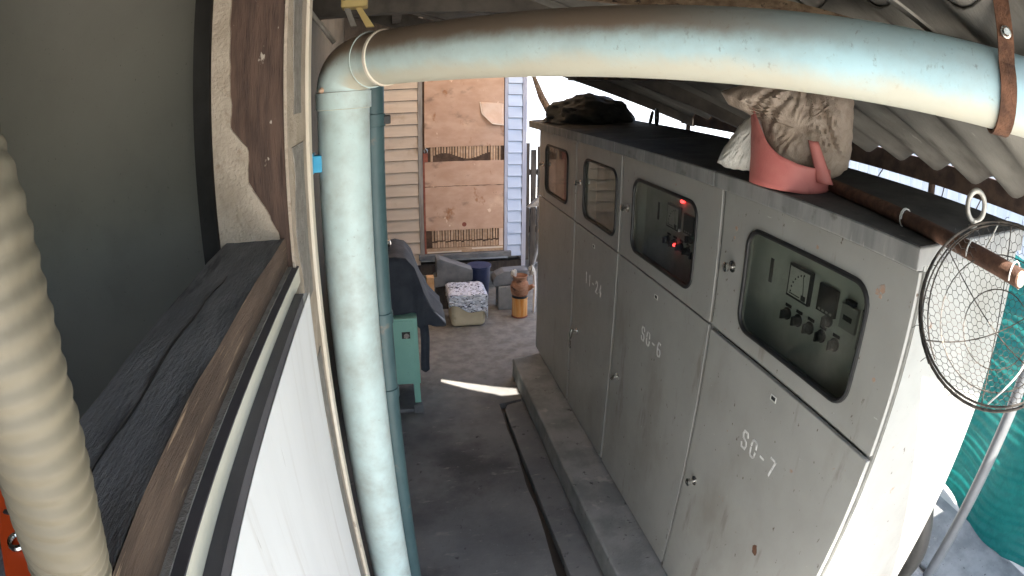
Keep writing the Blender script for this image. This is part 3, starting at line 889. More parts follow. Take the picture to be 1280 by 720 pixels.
# side (alley) face: plaster base with bare patches and a cream trim strip at its end
fp = MB().prism([(1.350, 0), (1.352, 3.2), (1.655, 3.2), (1.655, 0)], 0, -0.2525, -0.245)
finish('plaster_return', fp, 'plaster', wp)
def strip_poly(y0, y1, z0, z1, amp, seed, n=50):
    a = [(y0 + amp * fbm((seed, z0 + (z1 - z0) * i / n * 1.0, 2), 4, 5) + 0.02 * math.sin(i * .2), z0 + (z1 - z0) * i / n) for i in range(n + 1)]
    b = [(y1 + amp * fbm((seed + 9, z0 + (z1 - z0) * i / n, 5), 4, 5), z0 + (z1 - z0) * i / n) for i in range(n + 1)]
    return a + b[::-1]
for (a, b_, z0, z1, sd) in ((1.43, 1.56, 2.30, 3.1, 1), (1.42, 1.585, 1.80, 2.22, 4), (1.50, 1.60, 0.6, 1.62, 7)):
    finish('bare_patch', MB().prism(strip_poly(a, b_, z0, z1, .018, sd), 0, -0.2452, -0.2425), 'bareplaster', wp)
cs = MB().box(-0.262, -0.236, 1.662, 1.716, 0, 3.2)
finish('cream_trim', cs, 'cream', wp, bevel=.003)

# lower wall under the opening
lw = MB().box(-0.40, -0.255, -1.2, 1.352, 0.0, 1.94)
tag(finish('low_wall', lw, 'bareplaster', base=(-.33, 0, 0)), 'rough low wall hidden under the timber sill, carrying the white panel', 'wall')
# sill
sl = thing('window_sill', (-0.34, 0, 1.941), 'thick sooty timber sill with a brown split front edge, below the dark opening', 'sill')
def sill_fn(u, v):
    yy = -1.2 + 2.552 * u
    xx = -0.418 + 0.152 * v
    return Vector((xx, yy, 2.010 + 0.004 * fbm((xx * 6, yy * 1.5, 0), 3, 3)))
st_ = MB().grid(sill_fn, 60, 10)
finish('sill_top', st_, 'silltop', sl, smooth=True)
def sill_face(u, v):
    yy = -1.2 + 2.552 * u
    e = 0.004 * fbm((yy * 4, 7, v), 4, 2)
    return Vector((-0.266 + e * (1 - abs(2 * v - 1)) + (0.006 * v * (1 - v)), yy, 2.012 - 0.075 * v + (0.004 * fbm((yy * 1.5, 3, 3), 3, 3) if v == 0 else 0)))
sf = MB().grid(sill_face, 60, 6)
finish('sill_face', sf, 'sillface', sl, smooth=True)
finish('sill_back', MB().box(-0.42, -0.268, -1.2, 1.35, 1.942, 2.004), 'silltop', sl)
crk = MB()
cp = [(-0.345 + 0.008 * fbm((yy * 3, 1, 8), 4, 2), yy, 2.0105 + 0.004 * fbm((-.345 * 6, yy * 1.5, 0), 3, 3)) for yy in [0.42 + 0.02 * i for i in range(34)]]
crk.tube(cp, [.0012 + .0016 * math.sin(math.pi * i / 33) for i in range(34)], 5)
finish('split', crk, 'gasket', sl)

# stepped rails
r1 = thing('upper_rail', (-0.25, 0, 1.90), 'upper stepped rail with grimy dark top and cream face under the timber sill', 'rail')
finish('rail_body', MB().box(-0.266, -0.240, -1.2, 1.362, 1.896, 1.934), 'creamrail', r1)
finish('rail_top', MB().box(-0.2665, -0.2390, -1.2, 1.3625, 1.9345, 1.9375), 'darkrail', r1)
r2 = thing('panel_rail', (-0.23, 0, 1.88), 'lower dark rail capping the top edge of the white wall panel', 'rail')
finish('rail_top', MB().box(-0.2395, -0.2180, -1.2, 1.267, 1.8965, 1.8995), 'darkrail', r2)
finish('rail_body', MB().box(-0.2390, -0.2205, -1.2, 1.266, 1.870, 1.896), 'darkrail', r2)
wpn = MB()
wpn.grid(lambda u, v: Vector((-0.2195 + 0.0012 * fbm((u * 3, v * 3, 1), 3, 1), -1.2 + 2.560 * u, 0.05 + 1.82 * v)), 30, 20)
wpn.box(-0.2545, -0.223, -1.2, 1.357, 0.02, 1.869)
tag(finish('white_partition', wpn, 'white', base=(-.23, 0, 0)), 'large smooth white partition at the bottom left, below the dark rails', 'partition')

# dim room behind the opening
rm = thing('dim_room', (-2, 0.5, 0), 'unlit olive grey room wall seen through the opening at the left', 'wall')
finish('end_wall', MB().box(-3.6, -0.436, 1.98, 2.10, 0, 3.2), 'alcove', rm)
finish('unseen_back_wall', MB().box(-3.7, -3.6, -1.2, 2.10, 0, 3.2), 'darkwood', rm)
finish('room_floor', MB().box(-3.6, -0.43, -1.2, 1.98, 0.004, 0.03), 'darkwood', rm)
finish('near_wall', MB().box(-3.6, -0.43, -1.35, -1.25, 0, 3.2), 'darkwood', rm)
finish('room_ceiling', MB().box(-3.7, -0.25, -1.35, 2.10, 3.205, 3.28), 'darkwood', rm)
finish('post_side', MB().box(-0.445, -0.437, 1.36, 1.979, 0, 3.2), 'darkwood', rm)
# grey wall farther along the left of the alley
gw = MB().box(-0.62, -0.52, 1.72, 6.4, 0, 3.4)
tag(finish('side_wall', gw, 'greywall', base=(-.57, 4, 0)), 'grey rendered side wall running behind the pipes along the left of the alley', 'wall')
fs = MB().box(-0.50, -0.34, 1.74, 2.0, 0, 3.1)
tag(finish('dark_board', fs, 'darkwood', base=(-.42, 1.9, 0)), 'dark weathered upright board between the plastered post and the blue pipe', 'board')

# flexible hose
hc = [Vector(p) for p in ((-0.36, 0.22, 2.66), (-0.282, 0.22, 2.46), (-0.237, 0.22, 2.345), (-0.220, 0.22, 2.306), (-0.2135, 0.22, 2.26), (-0.2135, 0.22, 2.223), (-0.218, 0.22, 2.181), (-0.231, 0.22, 2.13), (-0.248, .22, 2.078), (-.235, .16, 2.02), (-.165, .08, 1.92), (-.15, .05, 1.7))]
def spline(pts, n):
    out = []
    for i in range(len(pts) - 1):
        p0, p1, p2_, p3 = pts[max(i - 1, 0)], pts[i], pts[i + 1], pts[min(i + 2, len(pts) - 1)]
        for k in range(n):
            t = k / n
            out.append(0.5 * ((2 * p1) + (-p0 + p2_) * t + (2 * p0 - 5 * p1 + 4 * p2_ - p3) * t * t + (-p0 + 3 * p1 - 3 * p2_ + p3) * t ** 3))
    out.append(pts[-1])
    return out
hpts = spline(hc, 36)
L = 0.0
rs = []
for i, q in enumerate(hpts):
    if i:
        L += (q - hpts[i - 1]).length
    rs.append(0.0340 + 0.00085 * math.sin(L / 0.0135 * 2 * math.pi))
tag(finish('flexible_hose', MB().tube(hpts, rs, 36), 'hose', smooth=80, base=hc[6]), 'fat cream ribbed hose hanging down in front of the dark opening', 'hose')
# orange tool handle on the sill
ot = thing('orange_tool', (-0.40, 0.30, 2.014), 'orange plastic tool handle with a dark ring lying by the cream hose, bottom left corner', 'tool')

# ================================================================== house at the end
HY = 6.5
ho = thing('house', (0.0, 7.7, 0), 'small raised house with lapped siding and a peeling brown door at the alley end', 'house')
finish('house_shell', MB().box(-1.6, 1.49, HY + 0.05, 9.0, 0.42, 3.3), 'darkwood', ho)
# siding boards (left cream, right tinted blue for skylight), each its own board
def board(x0, x1, z, h=0.134):
    return MB().hexa([(x0, HY - 0.026, z), (x1, HY - 0.026, z), (x1, HY + 0.03, z), (x0, HY + 0.03, z),
                      (x0, HY - 0.006, z + h - .007), (x1, HY - 0.006, z + h - .007), (x1, HY + 0.03, z + h - .007), (x0, HY + 0.03, z + h - .007)])
first = None
for i in range(17):
    z = 0.366 + i * 0.134
    if first is None:
        first = finish('siding_board', board(-1.58, 0.288, z), 'siding', ho)
    else:
        copy_part(first, ho, (0, 0, i * 0.134))
first = None
for i in range(18):
    if first is None:
        first = finish('skylit_siding_board', board(1.292, 1.452, 0.42), 'siding_skylit', ho)
    else:
        copy_part(first, ho, (0, 0, i * 0.1335))
finish('corner_trim', MB().box(1.456, 1.505, HY - 0.024, HY + 0.06, 0.29, 3.2), 'lilac', ho)
finish('door_trim', MB().box(1.253, 1.289, HY - 0.022, HY + 0.06, 0.42, 3.2), 'lilac', ho)
finish('door_jamb', MB().box(0.291, 0.338, HY - 0.026, HY + 0.06, 0.42, 3.2), 'greytrim', ho)
finish('door_threshold', MB().box(0.27, 1.33, HY - 0.06, HY + 0.05, 0.425, 0.485), 'paleconc', ho, bevel=.004)
finish('house_roof', MB().hexa([(-1.9, HY - 0.25, 3.30), (1.8, HY - 0.25, 3.30), (1.8, 9.3, 3.30), (-1.9, 9.3, 3.30), (-1.9, HY - 0.25, 3.36), (1.8, HY - 0.25, 3.36), (1.8, 9.3, 3.9), (-1.9, 9.3, 3.9)]), 'asbestos', ho)
door = finish('door', MB().box(0.34, 1.252, HY - 0.002, HY + 0.035, 0.487, 2.75), 'doorcore2', ho)
# hollow-core strips exposed where the skins are gone
random.seed(21)
st0 = None
for band, (z0, z1) in enumerate(((1.520, 1.715), (0.555, 0.775))):
    n = 26
    for i in range(n):
        x = 0.43 + i * (0.79 / n)
        mb = MB()
        lo = z0 + 0.004
        if band == 0:
            lo = 1.600 + 0.035 * math.sin(i * .35) * (1 if i < 22 else -1) - (0.075 if i > 21 or i < 1 else 0)
        else:
            lo = 0.575 + 0.05 + 0.015 * random.random()
        mb.box(x + random.uniform(-.003, .002), x + random.uniform(.016, .025), HY - 0.008 - 0.003 * random.random(), HY - 0.0025, lo, z1)
        if band == 1:
            mb.box(x, x + 0.025, HY - 0.0075 - 0.002 * random.random(), HY - 0.0025, 0.553, lo - 0.012 - .012 * random.random())
        finish('core_strip', mb, 'doorcore', door)
def skin(z0, z1, seed, amp=0.010):
    n = 40
    xs = [0.362 + (1.245 - 0.362) * i / n for i in range(n + 1)]
    bot = [(x, z0 + amp * fbm((x * 3, seed, 1), 4, 4)) for x in xs]
    rt = [(1.245 + 0.004 * fbm((seed, i, 2), 3), z0 + (z1 - z0) * i / 12) for i in range(1, 12)]
    top = [(x, z1 + amp * fbm((x * 3, seed + 5, 1), 4, 4)) for x in xs[::-1]]
    return bot + rt + top
sk1 = finish('upper_skin', MB().prism(skin(1.705, 2.74, 2, 0.006), 1, HY - 0.016, HY - 0.010), 'doorskin', door)
sk2 = finish('lower_skin', MB().prism(skin(1.262, 1.540, 7, 0.004), 1, HY - 0.018, HY - 0.011), 'doorskin', door)
sk3 = finish('lower_skin', MB().prism(skin(0.755, 1.256, 12, 0.008), 1, HY - 0.016, HY - 0.010), 'doorskin', door)
sk1['label'] = 'upper hardboard sheet with a torn curling flap'
# torn flap: curled piece with pale edge
def flap(u, v):
    # outline from the photo: starts narrow at the top, curls out at the lower left
    xl = 0.975 + 0.035 * v + (0.09 * max(0, v - .55) / .45)
    xr = 1.238
    x = xl + (xr - xl) * u
    z = 2.185 - 0.245 * v + 0.02 * (1 - u)
    curl = 0.045 * (v ** 2.2) * (1 - 0.45 * u) + 0.02 * (1 - u) ** 2 * v
    return Vector((x, HY - 0.018 - curl, z))
finish('torn_flap', MB().grid(flap, 10, 10), 'peel', door, smooth=True, solid=0.003)
fe = MB().tube([flap(0, k / 12) for k in range(13)] + [flap(k / 10, 1) for k in range(1, 11)], 0.0055, 6)
finish('flap_edge', fe, 'paleedge', door)
finish('bottom_rail', MB().box(0.36, 1.245, HY - 0.014, HY - 0.0025, 0.490, 0.548), 'doorcore', door)
finish('pale_tear', MB().box(0.37, 0.76, HY - 0.017, HY - 0.0145, 0.496, 0.510), 'paleedge', door)
finish('pale_tear', MB().box(0.88, 1.24, HY - 0.017, HY - 0.0145, 0.522, 0.537), 'paleedge', door)
finish('end_stile', MB().box(1.195, 1.245, HY - 0.013, HY - 0.0025, 0.550, 0.752), 'peel', door)
finish('red_edge', MB().box(0.341, 0.361, HY - 0.022, HY - 0.0025, 0.49, 1.60), 'redbrown', door)
finish('hasp', MB().box(0.342, 0.395, HY - 0.03, HY - 0.0025, 1.54, 1.64), 'redbrown', door, bevel=.004)
finish('padlock', MB().tube([(0.36, HY - .035, 1.645), (0.352, HY - .035, 1.675), (0.372, HY - .035, 1.695), (0.392, HY - .035, 1.675), (0.386, HY - .035, 1.645)], .007, 8), 'chrome', door, smooth=True)
kn = MB().disc((0.795, HY - 0.0162, 0.815), (0, -1, 0), 0.026, 12, 0.0015)
finish('knot_hole', kn, 'redbrown', door)
# raised floor joists and stilts
finish('floor_beam', MB().box(-1.6, 1.49, HY - 0.02, HY + 0.10, 0.24, 0.36), 'darkwood', ho)
for x in (-1.4, -0.3, 0.62, 1.42):
    finish('stilt', MB().box(x, x + 0.12, HY + 0.0, HY + 0.12, 0, 0.238), 'paleconc', ho)

# concrete pieces in front of the house
def cpiece(name, poly, y0, y1, label, cat, mt='paleconc', bev=.006):
    mb = MB().prism(poly, 1, y0, y1)
    cx = sum(q[0] for q in poly) / len(poly)
    return tag(finish(name, mb, mt, bevel=bev, base=(cx, (y0 + y1) / 2, min(q[1] for q in poly))), label, cat)
cpiece('concrete_bracket', [(0.430, .575), (0.465, .580), (0.775, .455), (0.812, .44), (0.812, .335), (0.775, .30), (0.40, .265), (0.40, .375), (0.43, .385)], 5.95, 6.12,
       'pale wedge shaped concrete block under the left of the house door', 'block')
cpiece('concrete_block', [(0.42, .0), (0.66, .0), (0.66, .262), (0.42, .262)], 5.99, 6.2,
       'dark low block carrying the wedge shaped concrete block', 'block', 'darkwood')
cpiece('concrete_bracket', [(1.02, .335), (1.055, .385), (1.14, .425), (1.40, .43), (1.40, .30), (1.04, .262), (1.02, .29)], 5.88, 6.05,
       'pale concrete slab piece under the pale blue siding, behind the clay pot', 'block')
cpiece('concrete_post', [(1.075, .0), (1.30, .0), (1.30, .262), (1.075, .262)], 5.86, 6.03,
       'short grey concrete post behind the orange stove', 'post', 'plinth')
cpiece('wood_block', [(0.315, .21), (0.395, .21), (0.395, .405), (0.315, .405)], 5.90, 5.98,
       'bright orange brown wood block between the navy cloth and the concrete wedge', 'block', 'wood')
cpiece('brick_support', [(0.30, .0), (0.41, .0), (0.41, .208), (0.30, .208)], 5.89, 6.0,
       'dark stump supporting the bright wood block', 'stump', 'darkwood')
bn = MB()
bn.lathe([(.09, 0.0), (.10, .02), (.125, .40), (.135, .405), (.135, .425), (.12, .425)], (0.915, 6.18, 0), 20)
tag(finish('navy_bin', bn, 'navy', smooth=True, base=(0.915, 6.18, 0)), 'dark navy plastic bin standing in the shadow under the house door', 'bin')

# foam box wrapped with foil
fb = thing('foam_box', (0.69, 5.6, 0), 'cream foam box half covered with crinkled silver foil on the floor', 'box')
BX0, BX1, BY0, BY1 = 0.525, 0.868, 5.46, 5.80
finish('box_body', MB().box(BX0, BX1, BY0, BY1, 0.0, 0.335), 'foam', fb, bevel=.045, seg=4)
def foil_top(u, v):
    # u across, v: back -> front edge -> down the front (diagonal hem)
    x = BX0 - 0.022 + (BX1 - BX0 + 0.044) * u
    hem = 0.235 - 0.10 * u + 0.02 * math.sin(u * 9)
    if v < 0.5:
        t = v / 0.5
        yv = BY1 - (BY1 - BY0 + 0.02) * t
        zv = 0.362 - .012 * t ** 3 + 0.012 * fbm((x * 6, yv * 6, 0), 4, 2)
    else:
        t = (v - 0.5) / 0.5
        yv = BY0 - 0.022 + 0.012 * fbm((x * 7, t * 3, 5), 4, 2)
        zv = 0.350 - (0.350 - hem) * t
    edge = max(0, abs(u - .5) - .40) / .1
    return Vector((x, yv, zv - 0.02 * edge ** 2))
ft = MB().grid(foil_top, 26, 30)
def foil_side(x, sgn):
    return lambda u, v: Vector((x + sgn * (.004 + .008 * fbm((u * 5, v * 5, sgn), 3, 1)), BY0 - .02 + (BY1 - BY0 + .03) * u, 0.345 - (0.11 + (.14 if sgn > 0 else 0) + 0.02 * math.sin(u * 7)) * v))
ft.grid(foil_side(BX1 + .014, 1), 12, 8)
ft.grid(foil_side(BX0 - .014, -1), 12, 8)
finish('foil_wrap', ft, 'foil', fb, smooth=True, solid=0.004)

# clay stove and pot
sv = thing('charcoal_stove', (1.262, 5.66, 0), 'small round stove in an orange striped tin under the clay pot', 'stove')
finish('tin_can', MB().lathe([(.072, 0), (.080, .006), (.080, .20), (.084, .203), (.084, .212), (.078, .214)], (1.262, 5.66, 0), 24), 'stovecan', sv, smooth=True)
finish('dark_rim', MB().lathe([(.079, .2145), (.083, .218), (.078, .232), (.06, .233)], (1.262, 5.66, 0), 24), 'gasket', sv, smooth=True)
finish('base_ring', MB().lathe([(.082, .002), (.084, .004), (.084, .014), (.081, .016)], (1.262, 5.66, 0), 24), 'redbrown', sv, smooth=True)
po = thing('clay_pot', (1.262, 5.66, 0.234), 'reddish clay pot with a dark mouth standing on the orange stove', 'pot')
finish('pot_body', MB().lathe([(.060, .234), (.085, .245), (.098, .30), (.098, .335), (.082, .375), (.068, .395), (.072, .43), (.080, .445), (.074, .45), (.06, .42), (.05, .39)], (1.262, 5.66, 0), 26), 'clay', po, smooth=True)
finish('pot_spout', MB().tube([(1.34, 5.63, .31), (1.372, 5.61, .335), (1.39, 5.60, .35)], [.03, .024, .02], 12), 'clay', po, smooth=True)
random.seed(5)
for nm, (cx, cyy, czz), lab in (('plastic_bag', (1.205, 5.70, .455), 'small crumpled white bag tucked at the left of the pot mouth'), ('plastic_bag', (1.40, 5.72, .48), 'white knotted bag hanging at the right behind the clay pot')):
    bm = bmesh.new()
    bmesh.ops.create_icosphere(bm, subdivisions=3, radius=0.045)
    mb = MB()
    for v in bm.verts:
        k = 1 + 0.5 * fbm(tuple(v.co * 28 + Vector((cx * 9, 0, 0))), 3)
        v.co = Vector((v.co.x * k * .7, v.co.y * k * .7, v.co.z * k))
    mb.add([tuple(v.co + Vector((cx, cyy, czz))) for v in bm.verts], [tuple(v.index for v in f.verts) for f in bm.faces])
    bm.free()
    tag(finish(nm, mb, 'sack', smooth=True, base=(cx, cyy, czz)), lab, 'bag')
tag(finish('white_stand', MB().tube([(1.435, 5.74, 0), (1.44, 5.74, .25), (1.43, 5.74, .46)], .014, 10), 'lace', smooth=True, base=(1.435, 5.74, 0)),
    'thin white upright tube behind the clay pot, at the cabinet edge', 'tube')

# ================================================================== green machine and navy cloth
mc = thing('machine_cabinet', (-0.05, 4.1, 0), 'sea green metal machine cabinet with a lock, under the navy cloth', 'machine')
finish('machine_body', MB().box(-0.36, 0.128, 3.90, 4.34, 0.235, 0.760), 'machine', mc, bevel=.006)
finish('front_door', MB().box(-0.33, 0.098, 3.889, 3.899, 0.27, 0.745), 'machine', mc, bevel=.003)
finish('lock', MB().tube([(0.045, 3.889, .638), (0.045, 3.874, .638)], .020, 14), 'chrome', mc, smooth=True)
finish('lock_plate', MB().box(0.012, 0.072, 3.8865, 3.889, .612, .664), 'black', mc)
finish('lower_skirt', MB().box(0.075, 0.120, 3.905, 4.33, 0.07, 0.234), 'machine', mc)
finish('machine_base', MB().box(-0.34, 0.07, 4.25, 4.33, 0.05, 0.234), 'black', mc)
finish('foot', MB().box(0.062, 0.132, 3.86, 3.96, 0.0, 0.068), 'paleconc', mc, bevel=.004)
finish('base_bar', MB().box(-0.34, 0.06, 3.88, 3.92, 0.0, 0.03), 'paleconc', mc, bevel=.004)
finish('motor_housing', MB().box(-0.34, 0.10, 4.06, 4.55, 0.762, 1.10), 'machine', mc, bevel=.03)
prof = [(-0.40, 0.80), (-0.33, 0.98), (-0.22, 1.115), (-0.10, 1.165), (0.0, 1.175), (0.075, 1.150), (0.128, 1.085), (0.155, 1.0), (0.185, 0.90), (0.245, 0.78), (0.345, 0.665)]
def cloth_top(u, v):
    f = u * (len(prof) - 1)
    i = min(int(f), len(prof) - 2)
    t = f - i
    x = prof[i][0] * (1 - t) + prof[i + 1][0] * t
    z = prof[i][1] * (1 - t) + prof[i + 1][1] * t
    yy = 4.02 + 0.62 * v
    return Vector((x + .012 * fbm((x * 5, yy * 5, z), 3, 1), yy + .015 * fbm((x * 6, z * 6, 3), 3, 1), z + 0.012 * fbm((x * 6, yy * 4, 1), 3, 1) - 0.02 * v))
ct = MB().grid(cloth_top, 40, 14)
def cloth_front(u, v):
    a = cloth_top(u, 0)
    zb = 0.655 + 0.012 * math.sin(u * 25)
    fold = 0.014 * math.sin(u * 16 + v * 3) * v
    return Vector((a.x, a.y - 0.012 * math.sin(v * math.pi * .5) - fold - 0.02 * v, a.z + (min(zb, a.z) - a.z) * v))
ct.grid(cloth_front, 40, 12)
ct.grid(lambda u, v: Vector((0.148 + 0.062 * u + .006 * math.sin(v * 5), 4.005 + .02 * math.sin(u * 3), 0.68 - (0.385 + .03 * math.sin(u * 3)) * v)), 6, 12)
tag(finish('navy_cloth', ct, 'tarp', smooth=True, solid=0.006, base=(0, 4.3, .76)), 'dark navy cloth draped over the sea green machine, one corner hanging down', 'cloth')
# white knob seen above the cloth
tag(finish('chrome_ball', MB().lathe([(.004, -.03), (.022, -.022), (.03, 0), (.022, .022), (.004, .03)], (-0.055, 4.35, 1.2), 14), 'chrome', smooth=True, base=(-.055, 4.35, 1.17)),
    'small shiny round knob peeping out above the navy cloth by the teal downpipe', 'knob')

# ================================================================== things on the cabinets' roof
def lumpy(center, rad, sub, fn):
    bm = bmesh.new()
    bmesh.ops.create_icosphere(bm, subdivisions=sub, radius=1.0)
    mb = MB()
    vs = []
    for v in bm.verts:
        d = v.co.normalized()
        vs.append(tuple(Vector(center) + fn(d)))
    mb.add(vs, [tuple(v.index for v in f.verts) for f in bm.faces])
    bm.free()
    return mb
def bundle_fn(d):
    k = 1 + 0.14 * fbm(tuple(d * 2.2), 4) + 0.05 * abs(fbm(tuple(d * 6 + Vector((3, 1, 0))), 3))
    p_ = Vector((d.x * 0.325 * k, d.y * 0.36 * k, max(d.z, -0.10) * 0.190 * k))
    return p_
tag(finish('tarp_bundle', lumpy((1.455, 4.18, 2.125), 1, 5, bundle_fn), 'dusk_bundle', smooth=True, base=(1.455, 4.18, 2.12)),
    'black tarpaulin bundle lying on top of the farthest cabinets', 'bundle')
cc = MB()
for (a, rr, dz, xx) in ((0.0, .055, 0.05, 1.70), (0.5, .04, .045, 1.66)):
    cc.tube([(xx + rr * math.cos(t) * .3, 3.55 + rr * math.cos(t + a), 2.145 + dz + rr * math.sin(t)) for t in [2 * math.pi * k / 20 for k in range(20)]], .009, 8, closed=True)
tag(finish('cable_loop', cc, 'gasket', smooth=True, base=(1.7, 3.55, 2.14)), 'black cable loop standing at the back of the cabinet tops near the bundle', 'cable')

# cut pink tub
VN = Vector((0.65, 0.76, 0)).normalized()
VR = Vector((VN.y, -VN.x, 0))
tb = thing('plastic_tub', (1.185, 1.43, ztop(1.185)), 'cut open pink red plastic tub standing on the cabinet roof under the overhead pipe', 'tub')
TC = Vector((1.205, 1.475, 0)); TR = 0.142
def tub_h(a):
    # a = angle, 0 = +x ; viewer sees from about 232 deg (-x,-y). left of view = ~150 deg, right ~ 310 deg
    d = (math.degrees(a)) % 360
    pts = [(0, .06), (60, .08), (120, .16), (140, .245), (158, .25), (176, .20), (196, .135), (214, .105), (240, .088), (270, .078), (300, .07), (330, .062), (360, .06)]
    for (x0, h0), (x1, h1) in zip(pts, pts[1:]):
        if x0 <= d <= x1:
            t = (d - x0) / (x1 - x0)
            return h0 + (h1 - h0) * t
def tub_wall(u, v):
    a = 2 * math.pi * u
    h = tub_h(a) * v
    r = TR * (1 - .04 * (1 - v) + .01 * math.sin(a * 3))
    x = TC.x + r * math.cos(a)
    return Vector((x, TC.y + r * math.sin(a), max(ztop(x), 2.09) + 0.004 + h))
finish('tub_wall', MB().grid(tub_wall, 72, 8), 'tub', tb, smooth=60, solid=0.004)
finish('tub_base', MB().lathe([(TR * .955, 0), (TR * .955, .004)], (TC.x, TC.y, 2.106), 36), 'tub', tb)
def tub_tab(u, v):
    x = (0.055 + 0.03 * v * 0 + (0.078 - 0.045 * v) * u) + 0.0 * v
    a = Vector((0.09 - 0.038 * v, 0, 0)).x + (0.052 - 0.020 * v) * u
    return TC + VR * a + VN * (-0.118 - 0.012 * math.sin(u * math.pi) + 0.01 * v) + Vector((0, 0, 2.135 + 0.122 * v))
finish('tub_tab', MB().grid(tub_tab, 8, 8), 'tub', tb, smooth=True, solid=0.004)

def pillow(outline, P0, depth, seed, wr=0.010, nr=22, na=110, lean=0.0):
    """cushion-like body grown from an outline drawn in the upright plane through P0; creased by stretched ridged noise"""
    cx = sum(q[0] for q in outline) / len(outline)
    cz = sum(q[1] for q in outline) / len(outline)
    per = []
    n = len(outline)
    pts = [Vector((q[0], q[1], 0)) for q in outline]
    seg = [(pts[(i + 1) % n] - pts[i]).length for i in range(n)]
    tot = sum(seg)
    for k in range(na):
        d = tot * k / na
        i = 0
        while d > seg[i]:
            d -= seg[i]
            i += 1
        per.append(pts[i].lerp(pts[(i + 1) % n], d / seg[i]))
    vs, fs = [], []
    for side in (-1, 1):
        for r in range(nr + 1):
            rho = r / nr
            for k in range(na):
                q = Vector((cx, cz, 0)).lerp(per[k], rho)
                th = depth * math.sqrt(max(0, 1 - rho ** 2.6))
                dx, dz = q.x - 0.03, q.y - (max(o_[1] for o_ in outline) + 0.03)
                an = math.atan2(dx, -dz)
                rd_ = math.hypot(dx, dz)
                wv = 0.25 * mnoise.noise(Vector((q.x * 7, q.y * 7, seed + side)))
                c1 = 1 - 2.4 * abs(mnoise.noise(Vector(((an + wv) * 5.5 + seed, rd_ * 5, side))))
                c2 = 1 - 2.4 * abs(mnoise.noise(Vector(((an + wv) * 15, rd_ * 20, seed + side)))) + 0.8 * mnoise.noise(Vector((q.x * 70, q.y * 90, seed)))
                th += (wr * c1 + wr * 0.4 * c2) * (1 - rho ** 6) * min(1.0, (rho / 0.3) ** 1.5)
                x = q.x + 0.006 * mnoise.noise(Vector((q.x * 40, q.y * 40, seed))) * rho
                z = q.y + 0.006 * mnoise.noise(Vector((q.x * 40, q.y * 40, seed + 5))) * rho
                vs.append(P0 + VR * x + Vector((0, 0, z - P0.z)) + VN * (side * th + lean * (z - P0.z)))
    row = (nr + 1) * na
    for s_ in range(2):
        for r in range(nr):
            for k in range(na):
                a = s_ * row + r * na + k
                b = s_ * row + r * na + (k + 1) % na
                fs.append((a, b, b + na, a + na))
    mb = MB().add(vs, fs)
    for k in range(na):
        mb.f.append((nr * na + k, nr * na + (k + 1) % na, row + nr * na + (k + 1) % na, row + nr * na + k))
    return mb
bag_out = [(-0.065, 2.13), (-0.085, 2.20), (-0.113, 2.294), (-0.225, 2.335), (-0.250, 2.372), (-0.13, 2.418), (-0.022, 2.435), (0.10, 2.435), (0.188, 2.425), (0.207, 2.40), (0.206, 2.25), (0.196, 2.18), (0.15, 2.142), (0.06, 2.13), (0.0, 2.125)]
tag(finish('plastic_bag', pillow(bag_out, Vector((1.205, 1.475, 2.2)), 0.062, 3.0, 0.019), 'bag', smooth=55, base=(1.205, 1.475, 2.13)),
    'crumpled dirty brown plastic bag stuffed into the pink tub below the pipe', 'bag')
sack_out = [(0.0, 2.305), (-0.03, 2.308), (-0.076, 2.262), (-0.119, 2.19), (-0.142, 2.135), (-0.10, 2.122), (-0.03, 2.122), (0.03, 2.13), (0.05, 2.22)]
tag(finish('plastic_sack', pillow(sack_out, Vector((1.12, 1.55, 2.2)), 0.035, 8.0, 0.005), 'sack', smooth=55, base=(1.12, 1.55, 2.09)),
    'grey white plastic sack bulging out to the left of the pink tub', 'sack')

# rusty rod lying on the roof
ra, rb = Vector((1.296, 1.365, 2.1245)), Vector((1.119, 0.498, 2.1125))
rod = thing('rusty_rod', tuple(rb), 'rusty brown steel tube lying on the nearest cabinet roof and jutting past its edge', 'tube')
rr_pts = [ra.lerp(rb, i / 12) for i in range(13)]
finish('rod_tube', MB().tube(rr_pts, [0.021 + .0012 * fbm((i, 2, 2), 2, .7) for i in range(13)], 20), 'rustrod', rod, smooth=True)
rdv = (rb - ra).normalized()
finish('rod_end', MB().tube([rb, rb + rdv * .004], .017, 16), 'mortar', rod)
finish('wire_twist', MB().tube([ra.lerp(rb, .47) + Vector((.024 * math.cos(t), 0, .0245 * math.sin(t))) + rdv * (.001 * t) for t in [k * .5 for k in range(20)]], .0018, 6), 'palewire', rod, smooth=True)

# ================================================================== wire mesh basket hanging on the rod
bk = thing('wire_basket', (1.06, 0.52, 2.02), 'round wire mesh basket hooked on the rusty rod end before the sunlit cabinet side', 'basket')
HC = Vector((1.071, 0.508, 2.047))
vdir = (Vector((0, 0, 2.335)) - HC).normalized()
ax_n = (vdir + Vector((0, 0, 1)) * 0.50).normalized()
ax_u = Vector((0, 0, 1)).cross(ax_n).normalized()
ax_w = ax_n.cross(ax_u).normalized()
HR = 0.200
def dome(u, v, depth=0.12):
    r2 = (u * u + v * v) / (HR * HR)
    return HC + ax_u * u + ax_w * v - ax_n * depth * max(0, 1 - r2)
def ring_pts(r, n=48, off=0.0, wob=0.0):
    return [HC + ax_u * r * math.cos(2 * math.pi * k / n) + ax_w * r * math.sin(2 * math.pi * k / n) + ax_n * (off + wob * math.sin(6 * math.pi * k / n)) for k in range(n)]
finish('rim', MB().tube(ring_pts(HR), .0034, 8, closed=True), 'wire', bk, smooth=True)
finish('rim', MB().tube(ring_pts(HR - .005, 48, .010, .003), .0026, 8, closed=True), 'wire', bk, smooth=True)
